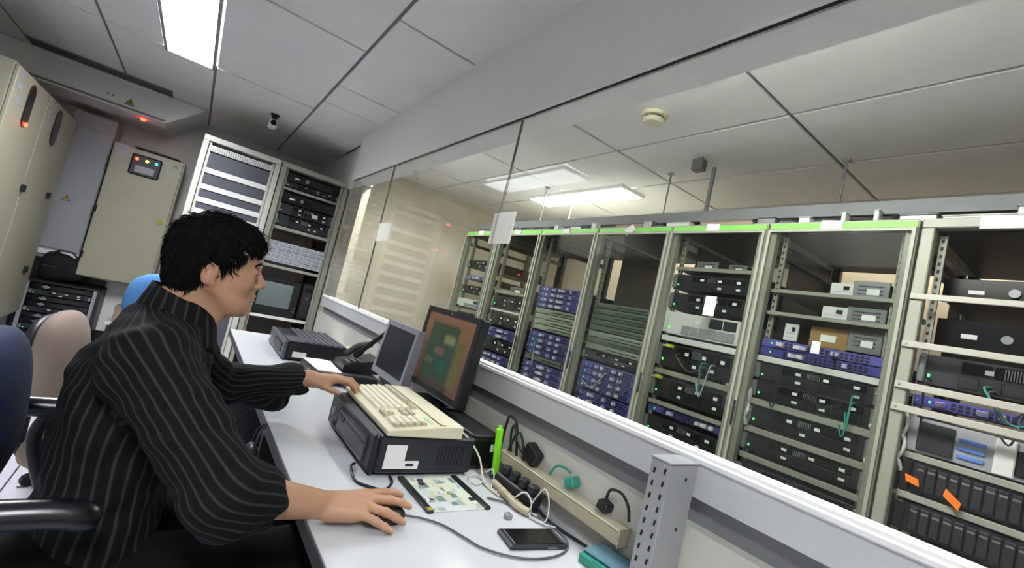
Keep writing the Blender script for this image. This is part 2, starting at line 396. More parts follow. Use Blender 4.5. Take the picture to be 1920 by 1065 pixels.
DEV = {}
M_strip = mat('strip_off_white', 'b9b6ab', .5)
def proto(kind, w, h, d):
    k = (kind, round(w, 3), round(h, 3), round(d, 2))
    if k in DEV: return DEV[k]
    rnd = random.Random(hash(k) % 1000 if False else int(w * 1000) + int(h * 1000) * 7 + len(kind) * 13)
    P = []          # (part name, mesh, parent index or None, offsets, label)
    hw = w / 2
    def part(name, mb, m, par=None, offs=((0, 0, 0),), lab=None): P.append((name, mb.mesh(name, m), par, offs, lab))
    def shell(m, fm):
        part('chassis', MB().chbox(.012, d, -hw + .012, hw - .012, .001, h - .001, .002), m)
        part('faceplate', MB().chbox(0, .012, -hw, hw, .001, h - .001, .002), fm)
    def screws(m=M_steel):
        part('screw', MB().cyl((-.002, 0, 0), (0, 0, 0), .004, n=8), m, 1, [(0, s * (hw - .012), z) for s in (-1, 1) for z in ((h / 2,) if h < .06 else (.02, h - .02))])
    if kind in ('switch', 'switch2'):
        shell(M_dark, M_purple if kind == 'switch' else M_purple2); screws()
        mb = MB()
        for r_ in range(2):
            for c in range(18):
                yy = -hw + .06 + c * (w - .16) / 18
                mb.box(-.0012, .0005, yy, yy + (w - .16) / 18 * .7, h * (.18 + .36 * r_), h * (.44 + .36 * r_))
        P.append(('port_rows', mb.mesh('port_rows', M_port), 1, ((0, 0, 0),), 'dark port rows'))
        for n in range(rnd.choice((4, 5, 6))):
            yy = rnd.uniform(-hw + .06, hw - .09)
            part('plug', MB().chbox(-.022, 0, 0, rnd.uniform(.016, .034), h * .25, h * .72, .002), M_white if rnd.random() < .6 else M_lav, 1, ((0, yy, 0),))
        part('status_lamp', MB().box(-.002, 0, 0, .006, h * .4, h * .6), M_led, 1, ((0, hw - .05, 0),))
    elif kind in ('panel', 'paneld'):
        fm = M_patch if kind == 'panel' else M_patchd
        shell(M_dark, fm); screws()
        part('rib', MB().box(-.004, 0, -hw + .03, hw - .05, 0, .004), fm, 1, [(0, 0, h * q) for q in (.22, .62)])
        part('port_strip', MB().box(-.001, .001, -hw + .05, hw - .2, h * .38, h * .52), M_port, 1)
    elif kind in ('server', 'serverw'):
        bm_, fm = (M_black, M_dark) if kind == 'server' else (M_white, M_white)
        shell(bm_, fm)
        nb = 6; bw = (w - .16) / nb
        part('drive_bay', MB().chbox(-.005, 0, 0, bw - .004, .010, h * .46, .002), M_black if kind == 'server' else M_cabg, 1, [(0, -hw + .05 + i * bw, 0) for i in range(nb)])
        part('upper_bay', MB().chbox(-.004, 0, 0, bw * 1.5 - .006, h * .53, h - .010, .002), M_blackg if kind == 'server' else M_dark, 1, [(0, -hw + .05 + i * bw * 1.5, 0) for i in range(4 if kind == 'server' else 2)])
        part('ear', MB().chbox(-.02, 0, 0, .022, .006, h - .006, .004), M_grey if kind == 'server' else M_white, 1, [(0, -hw, 0), (0, hw - .022, 0)])
        part('bay_label', MB().box(-.0065, -.005, .008, .030, h * .62, h * .76), M_paper, 1, [(0, -hw + .06 + q * bw, 0) for q in ((.1, 2.1, 4.1) if kind == 'server' else (3.5,))])
        if kind == 'server':
            part('lower_label', MB().box(-.0068, -.005, .004, .026, h * .2, h * .32), M_paper, 1, [(0, -hw + .06 + q * bw, 0) for q in rnd.sample((.1, 1.1, 2.1, 3.1, 4.1), 2)])
            part('vent_grille', MB().box(-.0058, -.0045, 0, .003, h * .56, h - .014), M_grey, 1, [(0, -hw + .05 + bw * 3.05 + q * .007, 0) for q in range(8)])
        part('status_lamp', MB().box(-.006, 0, 0, .006, h * .25, h * .35), M_led, 1, ((0, hw - .035, 0),))
    elif kind == 'array':
        shell(M_black, M_dark)
        n = 14; bw = (w - .08) / n
        part('drive', MB().chbox(-.012, 0, 0, bw - .003, .012, h - .012, .003), M_dark, 1, [(0, -hw + .04 + i * bw, 0) for i in range(n)])
        part('drive_latch', MB().box(-.014, -.011, .004, bw - .007, h * .72, h * .78), M_grey, 1, [(0, -hw + .04 + i * bw, 0) for i in range(n)])
        part('ear', MB().chbox(-.018, 0, 0, .03, .004, h - .004, .004), M_black, 1, [(0, -hw, 0), (0, hw - .03, 0)])
    elif kind == 'blackbox':
        shell(M_black, M_blackg)
        part('vent_slit', MB().box(-.001, .001, -hw + .06, -hw + .24, 0, .004), M_dark, 1, [(0, 0, h * q) for q in (.25, .4, .55, .7)])
        part('badge', MB().box(-.002, 0, 0, .045, h * .4, h * .55), M_paper, 1, ((0, hw - .12, 0),))
        part('knob', MB().cyl((-.014, 0, h * .5), (0, 0, h * .5), min(.016, h * .3), n=14), M_grey, 1, ((0, -hw + .3, 0),))
    elif kind == 'library':
        shell(M_grey, M_cabg)
        part('window', MB().chbox(-.006, 0, -hw + .05, -hw + .22, .014, h - .03, .003), M_blackg, 1)
        part('cartridge', MB().chbox(-.006, 0, hw - .21, hw - .14, 0, .016, .003), M_cart, 1, [(0, 0, .02 + .028 * q) for q in range(int((h - .03) / .028))])
        part('magazine', MB().chbox(-.01, 0, hw - .13, hw - .03, .012, h - .012, .003), M_dark, 1)
        part('bezel', MB().chbox(-.012, 0, -.03, .02, .004, h - .004, .003), M_white, 1)
    elif kind == 'shelf':
        part('tray', MB().box(0, d, -hw, hw, 0, .003), M_rack)
        part('front_lip', MB().chbox(-.004, .006, -hw, hw, -.004, h, .002), M_rack)
    elif kind == 'shelfw':
        part('tray', MB().box(0, d, -hw, hw, 0, .003), M_white)
        part('front_lip', MB().chbox(-.004, .006, -hw, hw, -.004, h, .002), M_white)
    elif kind == 'strip':
        part('strip', MB().chbox(-.006, .002, -hw, hw, 0, h, .002), M_strip)
        part('end_screw', MB().cyl((-.008, 0, h / 2), (-.006, 0, h / 2), .004, n=8), M_steel, 0, [(0, q * (hw - .015), 0) for q in (-1, 1)])
    elif kind == 'whitebox':
        shell(M_dark, M_white)
        part('vent_slit', MB().box(-.001, .001, -hw + .01, hw - .01, 0, .004), M_lav, 1, [(0, 0, h * q) for q in (.2, .4)])
        part('socket', MB().box(-.002, 0, -hw * .6, -hw * .1, h * .55, h * .8), M_port, 1)
    elif kind == 'smallbox':
        shell(M_dark, M_grey)
        part('vent_slit', MB().box(-.001, .001, -hw + .02, hw - .02, 0, .004), M_port, 1, [(0, 0, h * q) for q in (.3, .5, .7)])
        part('sticker', MB().box(-.002, 0, -hw * .5, hw * .2, h * .3, h * .6), M_paper, 1)
    DEV[k] = P
    return P
def place(kind, x, yc, z, w, h, d, label, cat, name, group=None, rz=0):
    t = thing(name, label, cat, (x, yc, z), rz, group); made = []
    for nm, me, par, offs, lab in proto(kind, w, h, d):
        for o_ in offs:
            q = inst(nm, me, t if par is None else made[par], o_)
            if lab: q['label'] = lab
            if nm in ('port_rows',): q['kind'] = 'stuff'
        made.append(q)
    return t
KN = {'switch': ('network_switch', 'network switch', 'violet network switch'), 'switch2': ('network_switch', 'network switch', 'indigo network switch'),
      'panel': ('patch_bay', 'patch panel', 'grey-green patch panel'), 'paneld': ('ribbed_unit', 'panel', 'dark green ribbed panel'),
      'server': ('rack_server', 'server', 'black rack server'), 'serverw': ('rack_server', 'server', 'white rack server'),
      'array': ('disk_array', 'disk array', 'black disk array with vertical drives'), 'blackbox': ('rack_amplifier', 'device', 'glossy black rack unit with round knob'),
      'library': ('tape_library', 'tape library', 'silver tape library with dark window'), 'shelf': ('rack_shelf', 'shelf', 'beige metal shelf'),
      'shelfw': ('rack_shelf', 'shelf', 'white metal shelf'), 'smallbox': ('converter_box', 'device', 'small grey device box'), 'strip': ('front_strip', 'strip', 'white metal strip'), 'whitebox': ('white_box', 'device', 'white device box')}
def fill(i, items):
    """items: (kind, z bottom, height) from the top down"""
    y1, y0 = REDGE[i], REDGE[i + 1]; yc = (y0 + y1) / 2; w = min(.5, y1 - y0 - .085)
    cnt = {}
    tot = {}
    for it in items: tot[KN[it[0]][2]] = tot.get(KN[it[0]][2], 0) + 1
    for it in items:
        kind, z, h = it[:3]; nm, cat, lk = KN[kind]; n = cnt.get(lk, 0); cnt[lk] = n + 1
        lab = lk + (f', {ORD[n]} from the top' if tot[lk] > 1 else '') + ', in the ' + RNAME[i]
        place(kind, RX + (-.003 if kind == 'strip' else .20 if (i == 6 and kind == 'blackbox') else .062 if kind not in ('shelf', 'shelfw') else .055), yc, z, (y1 - y0 - .012) if kind == 'strip' else w, h, .55 if kind not in ('server', 'serverw', 'array', 'library') else .65, lab, cat, nm, f'equipment in the racks')
U = .044
def stack(kind, ztop, n, pitch, h=None): return [(kind, ztop - (k + 1) * pitch, h or pitch - .003) for k in range(n)]
fill(0, [('server', 1.62, .085), ('switch', 1.5, .04), ('server', 1.36, .085), ('serverw', 1.22, .085), ('server', 1.08, .085), ('switch2', 1.0, .04), ('server', .86, .085), ('server', .74, .085)])
fill(1, [('shelf', 1.42, .02), ('server', 1.29, .1), ('shelfw', 1.26, .012), ('server', 1.13, .1)] + stack('switch', 1.11, 2, .045) + [('server', .9, .11)] + stack('switch2', .885, 3, .045))
fill(2, stack('switch', 1.535, 4, .043) + stack('panel', 1.36, 4, .043) + stack('switch2', 1.175, 4, .046) + [('paneld', .945, .043)] + stack('switch', .935, 5, .045))
fill(3, stack('paneld', 1.475, 5, .039) + [('panel', 1.235, .04), ('paneld', 1.192, .04), ('panel', 1.15, .04), ('server', 1.08, .065)] + stack('switch', 1.07, 4, .046) + stack('switch2', .88, 4, .046))
fill(4, [('shelf', 1.735, .018), ('server', 1.62, .09), ('server', 1.5, .1), ('serverw', 1.355, .13), ('shelfw', 1.315, .028), ('server', 1.165, .135), ('shelf', 1.125, .024), ('server', .99, .115), ('shelf', .95, .02), ('switch2', .9, .04), ('server', .78, .1)])
fill(5, [('shelf', 1.655, .014), ('shelf', 1.545, .014), ('switch', 1.385, .04), ('switch2', 1.343, .04), ('shelfw', 1.315, .024), ('server', 1.225, .085), ('server', 1.135, .088), ('shelf', 1.105, .026), ('server', 1.005, .095), ('shelf', .975, .024), ('server', .885, .085), ('shelf', .85, .022), ('server', .74, .085), ('server', .64, .085)])
fill(6, [('blackbox', 1.70, .1), ('strip', 1.665, .022), ('blackbox', 1.515, .12), ('strip', 1.478, .024), ('server', 1.355, .115), ('strip', 1.32, .026), ('switch2', 1.272, .04), ('strip', 1.235, .026), ('library', 1.10, .128), ('shelf', 1.075, .02), ('array', .955, .115), ('shelf', .93, .02), ('array', .81, .11), ('strip', .775, .024), ('server', .66, .1)])
M_box = mat('cardboard_tan', '9c7a4e', .85, noise=.12, nscale=25)
# loose devices standing on the shelves of the two racks
def small(i, f, z, w, h, lab, kind='smallbox', d=.2):
    y1, y0 = REDGE[i], REDGE[i + 1]
    place(kind, RX + .09, y0 + (y1 - y0) * f, z + .003, w, h, d, lab, KN[kind][1], KN[kind][0], 'loose devices on rack shelves')
small(5, .44, 1.655, .09, .07, 'white device box on the top shelf of the widest green-taped rack', 'whitebox')
small(5, .26, 1.655, .13, .085, 'grey device box beside the white one, top shelf of the widest green-taped rack')
small(5, .46, 1.545, .10, .07, 'white device box on the second shelf of the widest green-taped rack', 'whitebox')
small(5, .26, 1.545, .14, .08, 'grey device box beside the white one, second shelf of the widest green-taped rack')
small(5, .74, 1.428, .06, .085, 'narrow white device box above the violet switch of the widest green-taped rack', 'whitebox')
t = thing('tan_carton', 'tan carton above the violet switch of the widest green-taped rack', 'box', (RX + .16, .852, 1.4265))
MB().chbox(-.06, .1, -.075, .075, 0, .095, .003).build('body', M_box, t); MB().box(-.061, .101, -.012, .012, .095, .096).build('tape_strip', M_beige, t); MB().box(-.0612, -.06, -.03, .03, .03, .06).build('label_patch', M_paper, t)
small(5, .24, 1.428, .12, .09, 'grey device box right of the tan carton in the widest green-taped rack')
small(4, .62, 1.735, .13, .06, 'grey device box on the top shelf of the white-server rack, left one')
small(4, .30, 1.735, .10, .05, 'grey device box on the top shelf of the white-server rack, right one')
small(1, .45, 1.422, .2, .07, 'grey device box on the shelf of the rack behind the larger reflection sheet')
# white tags standing in for reflections on the rack doors
def door_reflection(i, y, z, w, h, lab):
    tag(MB().box(RX - .0172, RX - .0155, y - w / 2, y + w / 2, z - h / 2, z + h / 2).build('white_tag', M_paper), lab, 'tag', 'imitated reflections on rack doors')
door_reflection(4, 1.372, 1.535, .062, .105, 'white patch imitating a reflection on the glass door of the white-server rack')
door_reflection(5, .85, 1.415, .032, .052, 'small white patch imitating a reflection on the glass door of the widest green-taped rack')
for (f, y, z, rot, lab) in ((.62, .48, 1.0, 10, 'small orange tag at the upper left of the disk arrays'), (.36, .37, .979, 38, 'larger orange tag between the two disk arrays')):
    s = .024 if f > .5 else .034
    Mr = Matrix.Translation((RX + .03, y, z)) @ Matrix.Rotation(math.radians(rot), 4, 'X')
    tag(MB().prism([(-s, -.012), (s * .6, -.012), (s, .012), (-s * .6, .012)], 0, -.003, .003, Mr).build('orange_tag', M_orange), lab, 'tag', 'orange tags on the disk arrays')
# cable bundles hanging at rack sides
def cable(name, pts, r, m, lab, n=8, cat='cable', group=None, sub=6):
    return tag(MB().tube(pts, r, n, sub).build(name, m), lab, cat, group)
M_cabw = mat('cable_white', 'd5d5d2', .5); M_cabt = mat('cable_teal', '2f9a86', .5); M_caby = mat('plug_yellow', 'c9d23a', .5)
for k, (y, z0, z1, lab) in enumerate(((1.115, 1.0, 1.17, 'bundled white cable hanging at the left post of the widest green-taped rack'), (.62, .95, 1.28, 'white cable looped at the right post of the widest green-taped rack'), (1.19, .95, 1.12, 'white cable looped at the right post of the white-server rack'), (.53, 1.02, 1.24, 'white cable hanging at the left post of the rightmost rack'))):
    pts = []
    for q in range(14):
        a = q / 13 * math.pi * 5
        pts.append((RX + .04 + .008 * math.sin(a * 1.7), y + .010 * math.cos(a), z1 - (z1 - z0) * q / 13 + .015 * math.sin(a)))
    cable('hanging_cable', pts, .006 if k else .009, M_cabw, lab, group='cables hanging on the racks')
for (y, z, lab) in ((1.60, 1.285, 'yellow plug on the upper black server of the white-server rack'), (1.63, 1.10, 'yellow plug on the middle black server of the white-server rack')):
    t = thing('cable_plug', lab, 'plug', (RX + .04, y, z), 0, 'yellow plugs')
    MB().chbox(-.01, .018, -.02, .02, -.009, .009, .003).build('body', M_caby, t); MB().cyl((-.0, .02, 0), (.0, .045, -.004), .006, .004, 10).build('strain_relief', M_white, t)

rq = random.Random(21)
PC = [M_cabw, M_copper, M_cabt, M_dark, M_lav]; PCN = ['white', 'grey', 'teal', 'black', 'lavender']
kk = 0
for i, zs in ((3, (1.05, .82)), (4, (1.25, 1.05)), (5, (1.25, .9)), (6, (1.40, 1.12)), (2, (1.15, .85))):
    for n in range(4):
        y1, y0 = REDGE[i] - .09, REDGE[i + 1] + .09; ya = rq.uniform(y0, y1); yb = min(max(ya + rq.uniform(-.2, .2), y0), y1); za = zs[0] + rq.uniform(-.02, .02) - n * .01; zb = za - rq.uniform(.05, .16)
        c = rq.randrange(5)
        cable('drooping_cable', [(RX + .055, ya, za), (RX + .03, ya + .01, za - .015), (RX + .028, (ya + yb) / 2, min(za, zb) - rq.uniform(.01, .05)), (RX + .03, yb, zb + .012), (RX + .055, yb, zb)], .0032, PC[c], f'thin {PCN[c]} cord drooping across the {RNAME[i]}, {ORD[n]} of four', 6, group='cords drooping across the racks')
# ------------------------------------------------------------------ above the racks
for x in (2.36, 2.72):
    pass
M_tray = mat('tray_dull_grey', '6e7173', .6)
tr = thing('cable_tray', 'grey metal cable tray running above the server racks', 'cable tray', (2.5, 1.7, 2.07))
for s in (-.17, .17): MB().box(s - .006, s + .006, -2.3, 2.5, -.03, .03).build('side_rail', M_tray, tr)
rm = MB().box(-.17, .17, -.012, .012, -.028, -.018).mesh('rung', M_tray)
for k in range(24): inst('rung', rm, tr, (0, -2.2 + k * .2, 0))
for s in (-.12, 0, .12):
    MB().box(s - .008, s + .008, -.01 + s * 12, .01 + s * 12, -.03, .38).build('hanger_rod', M_tray, tr)
for k in range(9):
    x = 2.36 + .034 * k; rr = .007 + .003 * (k % 3)
    pts = [(x + .01 * math.sin(q * 1.3 + k), -.6 + q * .42, 2.062 + .012 * math.sin(q * .9 + k * 2) + rr) for q in range(12)]
    cable('tray_cable', pts, rr, [M_cabw, M_dark, M_copper][k % 3], ['white', 'black', 'grey'][k % 3] + f' cable lying in the tray above the racks, {ORD[k]} from the front', group='cables in the tray')
rl = random.Random(5)
CLUT = ['above the rack behind the larger reflection sheet', 'above the left part of the grey-green panel rack', 'above the gap left of the white-server rack', 'left end of the white-server rack', 'right part of the white-server rack', 'right part of the widest green-taped rack', 'right end of the widest green-taped rack', 'next to the long paper label', 'far right end', 'above the violet-switch rack', 'above the middle of the grey-green panel rack', 'left end of the widest green-taped rack', 'left of the middle of the widest green-taped rack', 'above the joint left of the rightmost rack', 'above the long paper label, left', 'above the long paper label, right']
for k, (y, w, h, m) in enumerate(((2.85, .05, .04, M_white), (2.43, .05, .05, M_white), (2.1, .22, .035, M_beigef), (1.72, .16, .03, M_white), (1.42, .3, .03, M_beigef), (.86, .018, .05, M_white), (.74, .018, .055, M_white), (.4, .25, .02, M_white), (.2, .03, .045, M_white), (2.62, .12, .03, M_grey), (1.95, .06, .05, M_grey), (1.2, .09, .04, M_grey), (1.02, .05, .035, M_white), (.6, .12, .03, M_grey), (.3, .06, .05, M_grey), (.08, .05, .04, M_grey))):
    t = thing('junction_box' if w < .1 else 'cable_cover', f'{"white" if m == M_white else "grey" if m == M_grey else "beige"} {"junction box" if w < .1 else "cable cover"} lying on the racks, {CLUT[k]}', 'box' if w < .1 else 'cover', (RX + .06, y, RH), 0, 'bits lying on top of the racks')
    MB().chbox(-.02, .03, -w / 2, w / 2, 0, h, .004).build('body', m, t); MB().chbox(-.022, .032, -w / 2 - .003, w / 2 + .003, h, h + .005, .002).build('lid', m, t)
# smoke detector
t = thing('smoke_detector', 'round cream smoke detector on the server room ceiling', 'smoke detector', (1.77, 1.62, HC))
M_sd = mat('detector_cream', 'd8d2b4', .5)
MB().cyl((0, 0, -.018), (0, 0, 0), .066, .07, 28).build('base', M_sd, t); MB().cyl((0, 0, -.05), (0, 0, -.03), .045, .058, 28).build('sensor_head', M_sd, t); MB().cyl((0, 0, -.03), (0, 0, -.018), .05, .05, 24).build('vent_ring', M_rackd, t)
t = thing('ceiling_sensor', 'small dark box sensor hanging from the server room ceiling', 'sensor', (2.34, 1.70, HC))
MB().chbox(-.03, .03, -.035, .035, -.085, -.012, .006).build('housing', M_rackd, t); MB().cyl((0, 0, -.012), (0, 0, 0), .02, n=14).build('mount', M_grey, t)
for k, (x, y) in enumerate(((2.5, 2.02), (2.62, 1.02), (2.42, 3.28))):
    t = thing('ceiling_bracket', 'thin grey bracket rod under the server room ceiling, ' + ['between the racks and the hanging sensor', 'right of the thick ceiling joint', 'left of the louvred light'][k], 'bracket', (x, y, HC), 0, 'ceiling brackets')
    MB().cyl((0, 0, -.34), (0, 0, -.01), .006, n=8).build('rod', M_grey, t); MB().chbox(-.02, .02, -.02, .02, -.012, 0, .003).build('plate', M_grey, t)
# white sheets standing in for bright reflections on the partition glass
tag(MB().box(.963, .9665, 1.468, 1.622, 1.515, 1.645).build('reflection_sheet', M_sheet), 'larger white sheet standing in for a reflection on the glass before the far racks', 'paper', 'reflection sheets on the glass')
tag(MB().box(.963, .9665, 2.84, 3.07, 1.52, 1.645).build('reflection_sheet', M_sheet), 'small white sheet standing in for a reflection on the glass near the back racks', 'paper', 'reflection sheets on the glass')
# ------------------------------------------------------------------ far corner of the control room
def oval(mb, x0, x1, yc, zc, hy, hz, n=10):
    """rounded upright oblong, flat in YZ, pushed from x0 to x1"""
    r = hy; pts = []
    for i in range(n + 1):
        a = math.pi * i / n; pts.append((yc + r * math.cos(a), zc + hz - r + r * math.sin(a)))
    for i in range(n + 1):
        a = math.pi + math.pi * i / n; pts.append((yc + r * math.cos(a), zc - hz + r + r * math.sin(a)))
    return mb.prism(pts, 0, x0, x1)
def sign_tri(parent, M, s):
    """yellow warning triangle with a black border and a bolt, in the local XZ plane facing -Y"""
    def tri(k, y): return MB().prism([(-s * k, -s * .6 * k), (s * k, -s * .6 * k), (0, s * 1.1 * k)], 1, y - .001, y + .001, M)
    b = tri(1, 0).build('warning_sign', M_black, parent)
    plabel(tri(.78, -.0015).build('sign_face', M_signy, b), 'yellow triangle')
    MB().prism([(-.1 * s, .55 * s), (.2 * s, .1 * s), (.02 * s, .08 * s), (.14 * s, -.38 * s), (-.2 * s, .12 * s), (-.02 * s, .14 * s)], 1, -.0045, -.003, M).build('bolt_mark', M_black, b)

M_stick = mat('bluish_sticker', 'a3abb4', .6)
# tall electrical cabinet on the left, doors facing the desk
t = thing('electrical_cabinet', 'tall beige electrical cabinet with two doors and oblong meter windows', 'cabinet', (-1.0, 4.55, 0))
MB().chbox(-.45, -.022, -.75, .76, .34, 2.0, .005).build('body', M_cab, t)
MB().box(-.43, -.05, -.73, .74, 0, .34).build('plinth', M_cabg, t)
for k, (a, b, oy, ly) in enumerate(((-.75, -.093, -.44, -.13), (-.087, .76, .24, .52))):
    d = MB().chbox(-.022, 0, a, b, .36, 1.985, .005).build('door', M_cab, t)
    oval(MB(), -.001, .006, oy, 1.815, .055 if k == 0 else .075, .13).build('meter_window', M_blackg, d)
    oval(MB(), .0, .004, oy, 1.815, .063 if k == 0 else .083, .138).build('window_rim', M_dark, d)
    for z in (1.32, .72): MB().chbox(0, .02, ly, ly + .05, z - .025, z + .025, .004).build('latch', M_black, d)
    for q in range(3): plabel(MB().box(0, .002, a + .03 + .02 * q, a + .1 + .02 * q, 1.93 - q * .07, 1.96 - q * .07).build('sticker', M_stick, d), 'pale sticker')
    if k == 0:
        plabel(MB().sphere((.010, oy + .01, 1.70), (.010, .014, .014)).build('indicator_lamp', M_ledr, d), 'red lamp')
# wall cabinet with indicator lamps, facing the camera
t = thing('wall_cabinet', 'beige wall cabinet with a panel of red, yellow and teal lamps', 'cabinet', (-.5, 5.5, .70))
MB().chbox(-.27, .27, .022, .42, 0, 1.25, .005).build('body', M_cab, t)
d = MB().chbox(-.265, .255, 0, .022, .01, 1.24, .005).build('door', M_cab, t)
ip = MB().chbox(-.125, .10, -.012, 0, 1.005, 1.195, .012).build('indicator_panel', M_dark, d)
for x, m, nm in ((-.085, M_ledr, 'red lamp'), (-.01, M_ledy, 'yellow lamp'), (.06, M_ledt, 'teal lamp')):
    plabel(MB().sphere((x, -.015, 1.15), (.013, .009, .013)).build('lamp', m, d), nm)
MB().chbox(-.085, .06, -.016, -.012, 1.03, 1.095, .003).build('switch_plate', M_cabg, d)
for q in range(5): plabel(MB().box(-.245, -.16, -.002, 0, 1.12 + .026 * q, 1.138 + .026 * q).build('sticker', M_stick, d), 'pale label strip')
for z in (.62, .2): MB().cyl((-.262, -.008, z - .03), (-.262, -.008, z + .03), .009, n=10).build('hinge', M_black, d)
MB().cyl((.205, -.016, .63), (.205, 0, .63), .02, n=16).build('key_lock', M_signy, d)
sign_tri(d, Matrix.Translation((.2, -.002, 1.18)), .022)
MB().box(-.12, .22, -.03, .1, 1.25, 1.262).build('vent_lid', M_black, t)
# pale wall panel between the two cabinets
t = thing('service_cabinet', 'pale grey tall service panel between the two beige cabinets', 'panel', (-.93, 5.6, .80))
MB().chbox(-.16, .14, 0, .34, 0, 1.33, .004).build('body', M_cabg, t); MB().chbox(-.155, .135, -.012, 0, .09, 1.2, .004).build('cover', M_cabg, t); MB().chbox(-.16, .14, -.02, 0, .03, .075, .004).build('lower_ledge', M_paint, t)
sign_tri(t, Matrix.Translation((-.045, -.014, .54)), .03)
# sloped soffit box under the ceiling with a warning triangle
t = thing('ceiling_duct_box', 'white boxed duct under the ceiling with a yellow warning triangle', 'duct', (-.9, 5.25, 2.2))
MB().prism([(-.84, 0), (.456, 0), (.72, .245), (-.84, .245)], 1, 0, .69).build('casing', M_paint, t)
MB().prism([(-.8, .012), (.44, .012), (.455, .03), (-.8, .03)], 1, -.004, 0).build('lower_seam', M_grid, t)
sign_tri(t, Matrix.Translation((.19, -.003, .07)), .035)
for x in (.04, .075): MB().cyl((x, -.006, .085), (x, 0, .085), .009, n=10).build('screw', M_grey, t)
plabel(MB().sphere((.29, .12, -.01), (.02, .02, .012)).build('indicator_lamp', M_ledr, t), 'red lamp')
t = thing('ceiling_vent', 'dark slot vent in the ceiling in front of the boxed duct', 'vent', (-.9, 5.12, HC))
MB().box(-.45, .46, -.09, .09, -.006, -.001).build('opening', M_black, t)
for y in (-.095, .09): MB().box(-.455, .465, y, y + .006, -.01, 0).build('rim', M_grid, t)
# low rack crammed with black gear, bag on top
t = thing('low_equipment_rack', 'low rack of black equipment with pale side rails beside the wall', 'rack', (-.8, 5.42, 0))
MB().box(-.26, -.235, 0, .4, .04, .6).build('side_panel', M_dark, t); MB().box(.225, .25, 0, .4, .04, .6).build('side_panel', M_dark, t)
MB().box(-.26, .25, 0, .4, .6, .615).build('top_panel', M_black, t); MB().box(-.26, .25, .0, .42, 0, .04).build('base', M_black, t)
for x in (-.232, .2): MB().box(x, x + .024, -.01, .01, .05, .6).build('mounting_rail', M_cabg, t)
for k in range(11):
    place('server' if k % 3 == 0 else 'blackbox', -.805, 5.43, .05 + k * .0495, .40, .046, .36, f'slim black device in the low rack by the wall, {ORD[10 - k]} from the top', 'device', 'rack_device', 'devices in the low rack', math.pi / 2)
t = thing('equipment_bag', 'slumped black equipment bag on top of the low rack', 'bag', (-.85, 5.62, .615))
mb = MB(); nu, nv = 20, 10; vs = []
for j in range(nv + 1):
    ph = math.pi * j / nv
    for i in range(nu):
        th = 2 * math.pi * i / nu
        cx = math.copysign(abs(math.cos(th)) ** .55, math.cos(th)); sy = math.copysign(abs(math.sin(th)) ** .55, math.sin(th))
        s_ = math.sin(ph) ** .5
        vs.append((.165 * cx * s_, .12 * sy * s_, .12 + .12 * math.copysign(abs(math.cos(ph)) ** .7, math.cos(ph)) * (1 - .16 * cx) + .008 * math.sin(7 * th + 3 * ph)))
mb.add(vs, [(j * nu + i, (j + 1) * nu + i, (j + 1) * nu + (i + 1) % nu, j * nu + (i + 1) % nu) for j in range(nv) for i in range(nu)], True)
mb.build('body', mat('black_nylon', '121214', .9, bump=.4, bscale=60), t)
MB().tube([(-.1, -.1, .2), (-.06, -.13, .27), (.04, -.13, .27), (.09, -.1, .19)], .008, 8).build('strap', M_dark, t); MB().box(-.13, .12, -.118, -.112, .12, .132).build('zip', M_dark, t)
# pale wainscot block, small stacked boxes
t = thing('pale_plinth', 'pale panel block against the back wall below the wall cabinet', 'panel', (-.42, 5.75, 0))
MB().chbox(-.15, .3, 0, .19, .2, .68, .004).build('face', M_paint, t); MB().box(-.15, .3, .03, .19, 0, .2).build('kick', M_black, t)
for k, (x, z, w, h, m, lab) in enumerate(((-.33, .36, .2, .14, M_beigef, 'tan carton on the low stool behind the seated man, lower one'), (-.31, .50, .17, .08, M_patchd, 'dark green carton stacked on a tan carton behind the seated man'))):
    t = thing('carton', lab, 'box', (x, 5.5, z), 0, 'cartons behind the man')
    MB().chbox(-w / 2, w / 2, -.1, .1, 0, h - .012, .004).build('body', m, t); MB().chbox(-w / 2 - .003, w / 2 + .003, -.103, .103, h - .018, h, .003).build('lid', m, t)
t = thing('low_stool', 'low dark stool carrying cartons by the back wall', 'stool', (-.32, 5.5, 0))
MB().chbox(-.15, .15, -.14, .14, .33, .36, .005).build('seat', M_white, t)
for sx in (-.12, .12):
    for sy in (-.11, .11): MB().box(sx - .012, sx + .012, sy - .012, sy + .012, 0, .33).build('leg', M_dark, t)

# ------------------------------------------------------------------ two equipment racks at the back
def back_rack(x0, x1, lab, m):
    t = thing('equipment_rack', lab, 'rack', (x0, 4.5, 0), 0, 'racks against the back of the control room'); w = x1 - x0; p = .042; H = 2.1
    for xx in (0, w - p):
        MB().chbox(xx, xx + p, 0, .05, .05, H - .045, .004).build('post', m, t); MB().chbox(xx, xx + p, .72, .77, .05, H - .045, .004).build('rear_post', M_rackd, t)
    MB().chbox(0, w, 0, .77, H - .045, H, .004).build('top_panel', m, t); MB().chbox(0, w, 0, .77, 0, .05, .004).build('base', M_rackd, t)
    MB().box(.004, .008, .06, .71, .05, H - .05).build('side_panel', M_rackd, t); MB().box(w - .008, w - .004, .06, .71, .05, H - .05).build('side_panel', M_rackd, t)
    for xx in (p + .004, w - p - .022): MB().box(xx, xx + .018, .03, .04, .05, H - .05).build('mounting_rail', m, t)
    return t
M_rackl = mat('rack_pale_steel', 'c9cac0', .4)
t = back_rack(-.125, .452, 'pale equipment rack at the back filled with wide white blanking strips', M_rackl)
M_slate = mat('slate_board', '4b4d58', .6)
MB().box(.01, .567, .74, .745, .05, 2.05).build('back_panel', M_slate, t)
